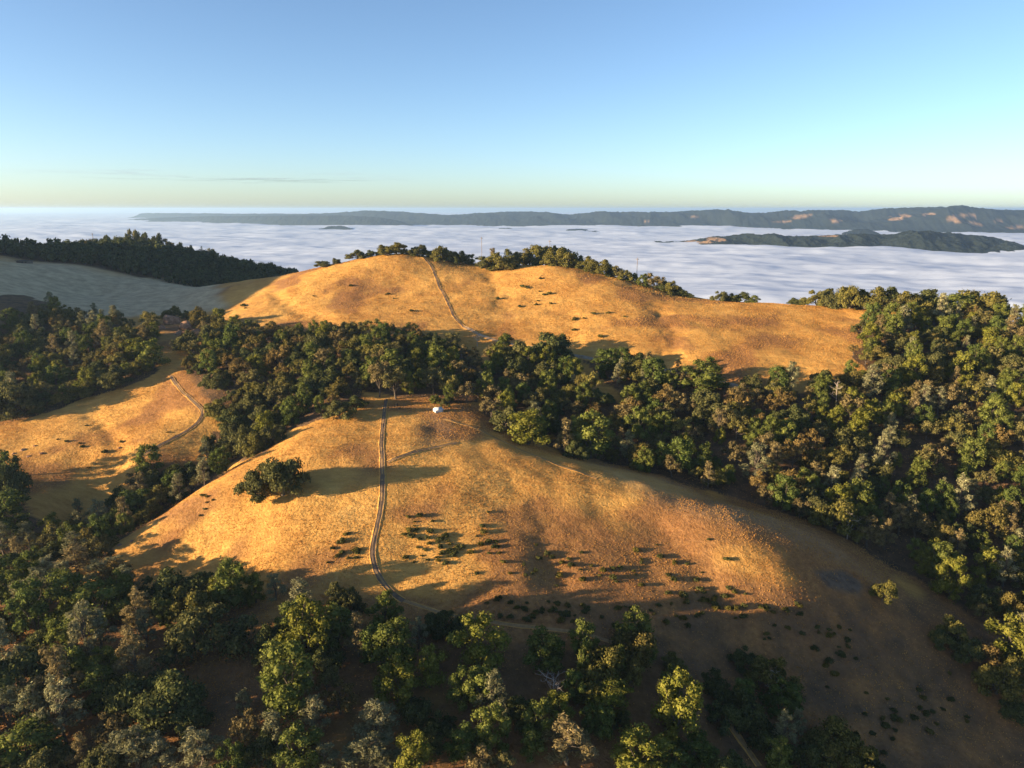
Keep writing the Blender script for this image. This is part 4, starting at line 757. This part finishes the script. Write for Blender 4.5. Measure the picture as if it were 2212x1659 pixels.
# ------------------------------------------------------------------ tent, camp chairs, poles, shed
def box_v(x0, x1, y0, y1, z0, z1): return np.array([(x, y, z) for z in (z0, z1) for y in (y0, y1) for x in (x0, x1)], float), [(0,2,3,1),(4,5,7,6),(0,1,5,4),(2,6,7,3),(0,4,6,2),(1,3,7,5)]
def boxes(name, lst, mat, parent, **kw):
    V, F, n = [], [], 0
    for b in lst: v, f = box_v(*b); V.append(v); F += [tuple(i + n for i in q) for q in f]; n += 8
    return link(name, np_mesh(name, np.concatenate(V), F, mat), parent, **kw)
def bar(name, a, b, r, mat, parent):
    tb = TB(); tb.tube([a, (np.array(a) + np.array(b)) / 2, b], [r, r, r], 6); return link(name, tb.mesh(name, mat, True), parent)
tx, ty = hit(946, 889); tz = min(gz(tx + a, ty + b) for a in (-2, 2) for b in (-2, 2))
tent = link('wall_tent', None, None, (tx, ty, tz + .12), label='white canvas wall tent at the top of the grassy knoll', category='tent'); tent.rotation_euler = (0, 0, math.radians(28)); tent.scale = (.72, .72, .78)
L, Wt, hw, hr = 2.5, 2.1, 1.55, 2.75
V = [(-L,-Wt,0),(-L,Wt,0),(L,Wt,0),(L,-Wt,0),(-L,-Wt,hw),(-L,Wt,hw),(L,Wt,hw),(L,-Wt,hw),(-L,0,hr),(L,0,hr)]
me = bpy.data.meshes.new('canvas_walls'); me.from_pydata(V, [], [(0,3,7,4),(1,5,6,2),(0,4,8,5,1),(3,2,6,9,7)]); me.materials.append(M['canvas']); link('canvas_walls', me, tent)
for sgn in (-1, 1):
    e = .3; k = (hr - hw) / Wt; a = np.array([(-L - .15, sgn * (Wt + e), hw - e * k), (L + .15, sgn * (Wt + e), hw - e * k), (L + .15, 0, hr + .02), (-L - .15, 0, hr + .02)]) ; V = np.concatenate([a + [0, 0, .03], a + [0, 0, .07]])
    link('roof_panel', np_mesh('roof_panel', V, [(0,1,2,3),(4,7,6,5),(0,4,5,1),(1,5,6,2),(2,6,7,3),(3,7,4,0)], M['canvas']), tent)
boxes('door_flap', [(-L - .06, -L - .02, -.75, .1, .02, 1.9)], M['canvas'], tent); boxes('door_flap', [(-L - .12, -L - .07, .2, .8, .02, 1.9)], M['canvas'], tent)
bar('ridge_pole', (-L - .4, 0, hr - .02), (L + .4, 0, hr - .02), .05, M['wood'], tent)
for sx_ in (-1, 1):
    for sy_ in (-1, 1): bar('tent_pole', (sx_ * L, sy_ * (Wt + .05), -.2), (sx_ * L, sy_ * (Wt + .05), hw), .04, M['wood'], tent); bar('guy_rope', (sx_ * L, sy_ * (Wt + .3), hw - .12), (sx_ * (L + .2), sy_ * (Wt + 1.6), -.1), .015, M['canvas'], tent)
aw = np.array([(L + .05, -Wt + .2, 1.5), (L + 1.6, -Wt + .2, 1.2), (L + 1.6, Wt - .2, 1.2), (L + .05, Wt - .2, 1.5)]); V = np.concatenate([aw, aw + [0, 0, .03]])
link('awning', np_mesh('awning', V, [(0,1,2,3),(4,7,6,5),(0,4,5,1),(1,5,6,2),(2,6,7,3),(3,7,4,0)], M['canvas']), tent)
for px, py, lab, rz in ((858, 878, 'black camp chair in the shade beside the head of the track, upper of two', .4), (862, 884, 'black camp chair beside the head of the track, lower of two', 2.2)):
    x, y = hit(px, py); ch = link('camp_chair', None, None, (x, y, gz(x, y)), label=lab, category='chair', group='camp chairs by the track'); ch.rotation_euler = (0, 0, rz)
    boxes('seat', [(-.45, .45, -.45, .45, .42, .5)], M['dark'], ch); boxes('backrest', [(-.45, .45, .4, .5, .5, 1.15)], M['dark'], ch)
    for a in (-.4, .4):
        for b in (-.4, .4): bar('leg', (a, b, -.1), (a, b, .44), .035, M['dark'], ch)
        boxes('armrest', [(a - .05, a + .05, -.45, .45, .68, .73)], M['dark'], ch)
def pole(px, Y, hpx, label):
    x = (px - W0 / 2) / F0 * Y * CP * 1.02; z = gz(x, Y); H = hpx * Y / F0 * 1.02; p = link('utility_pole', None, None, (x, Y, z), label=label, category='utility pole', group='utility poles')
    bar('post', (0, 0, -1), (0, 0, H), .22, M['wood'], p); boxes('crossarm', [(-1.3, 1.3, -.09, .09, H - 1.5, H - 1.2)], M['wood'], p)
    for a in (-1.1, 0, 1.1): bar('insulator', (a, 0, H - 1.2), (a, 0, H - .9), .09, M['dark'], p)
pole(1187, 640, 78, 'tall wooden power pole above the oaks on the knob'); pole(1041, 640, 62, 'short power pole top behind the oaks left of the knob'); pole(1376, 580, 52, 'power pole on the falling skyline at right of the knob'); pole(210, 870, 62, 'thin pole above the trees of the far shaded hill')
sx0 = (56 - W0 / 2) / F0 * 700 * CP * 1.02; shed = link('shed', None, None, (sx0, 700, gz(sx0, 700) - .3), label='low dark-roofed shed at the far left under the trees', category='shed')
boxes('wall', [(-6, 6, -3, 3, -1, 2.6)], M['wood'], shed); boxes('roof', [(-7, 7, -4, 4, 2.62, 2.95)], M['roof'], shed); boxes('door', [(-1, .6, -3.08, -3.01, 0, 2.1)], M['roof'], shed); boxes('window', [(2.4, 3.8, -3.08, -3.01, 1, 2)], M['dark'], shed)

# ------------------------------------------------------------------ thin cloud streaks low in the sky
def cloud_material():
    m, n, l = new_mat('cirrus'); tc = n.new('ShaderNodeTexCoord'); mp = n.new('ShaderNodeMapping'); mp.inputs['Scale'].default_value = (1.6, 3.2, 1); l.new(tc.outputs['Generated'], mp.inputs[0])
    f = noise(n, l, mp.outputs[0], 1.6, 7, 0.62); g = n.new('ShaderNodeTexGradient'); g.gradient_type = 'SPHERICAL'; m2 = n.new('ShaderNodeMapping'); m2.inputs['Location'].default_value = (-1, -1, 0); m2.inputs['Scale'].default_value = (2, 2, 0)
    l.new(tc.outputs['Generated'], m2.inputs[0]); l.new(m2.outputs[0], g.inputs[0])
    a = math_(n, l, 'MULTIPLY', ramp(n, l, f, [(0.48, (0, 0, 0)), (0.72, (1, 1, 1))]), ramp(n, l, g.outputs['Fac'], [(0.0, (0, 0, 0)), (0.6, (1, 1, 1))]))
    d = n.new('ShaderNodeBsdfDiffuse'); d.inputs[0].default_value = (.9, .9, .9, 1); t = n.new('ShaderNodeBsdfTransparent'); mx = n.new('ShaderNodeMixShader')
    l.new(math_(n, l, 'MULTIPLY', a, 0.42), mx.inputs[0]); l.new(t.outputs[0], mx.inputs[1]); l.new(d.outputs[0], mx.inputs[2]); out(n, l, mx.outputs[0]); return m
ux, uy = np.meshgrid(np.linspace(-36000, -7000, 40), np.linspace(40000, 76000, 40)); link('cloud', grid_mesh('cloud', ux, uy, 2400 + 60 * fbm(ux / 4000, uy / 4000, 3), cloud_material()), kind='structure', label='faint streak of thin cloud low in the sky at left')

# ------------------------------------------------------------------ haze
HAZE = 3.9e-5
m, n_, l_ = new_mat('haze_air'); pv = n_.new('ShaderNodeVolumePrincipled'); pv.inputs['Color'].default_value = (0.45, 0.68, 1.0, 1); pv.inputs['Density'].default_value = HAZE; pv.inputs['Anisotropy'].default_value = 0.3
oo = n_.new('ShaderNodeOutputMaterial'); l_.new(pv.outputs[0], oo.inputs['Volume'])
zlo = min(float(GZ.min()), FOGZ - 75 - 60) - 60
boxes('haze', [(-75000, 75000, -3000, 66000, zlo, 48.0)], m, None, kind='stuff', label='thin blue morning haze over the valley')
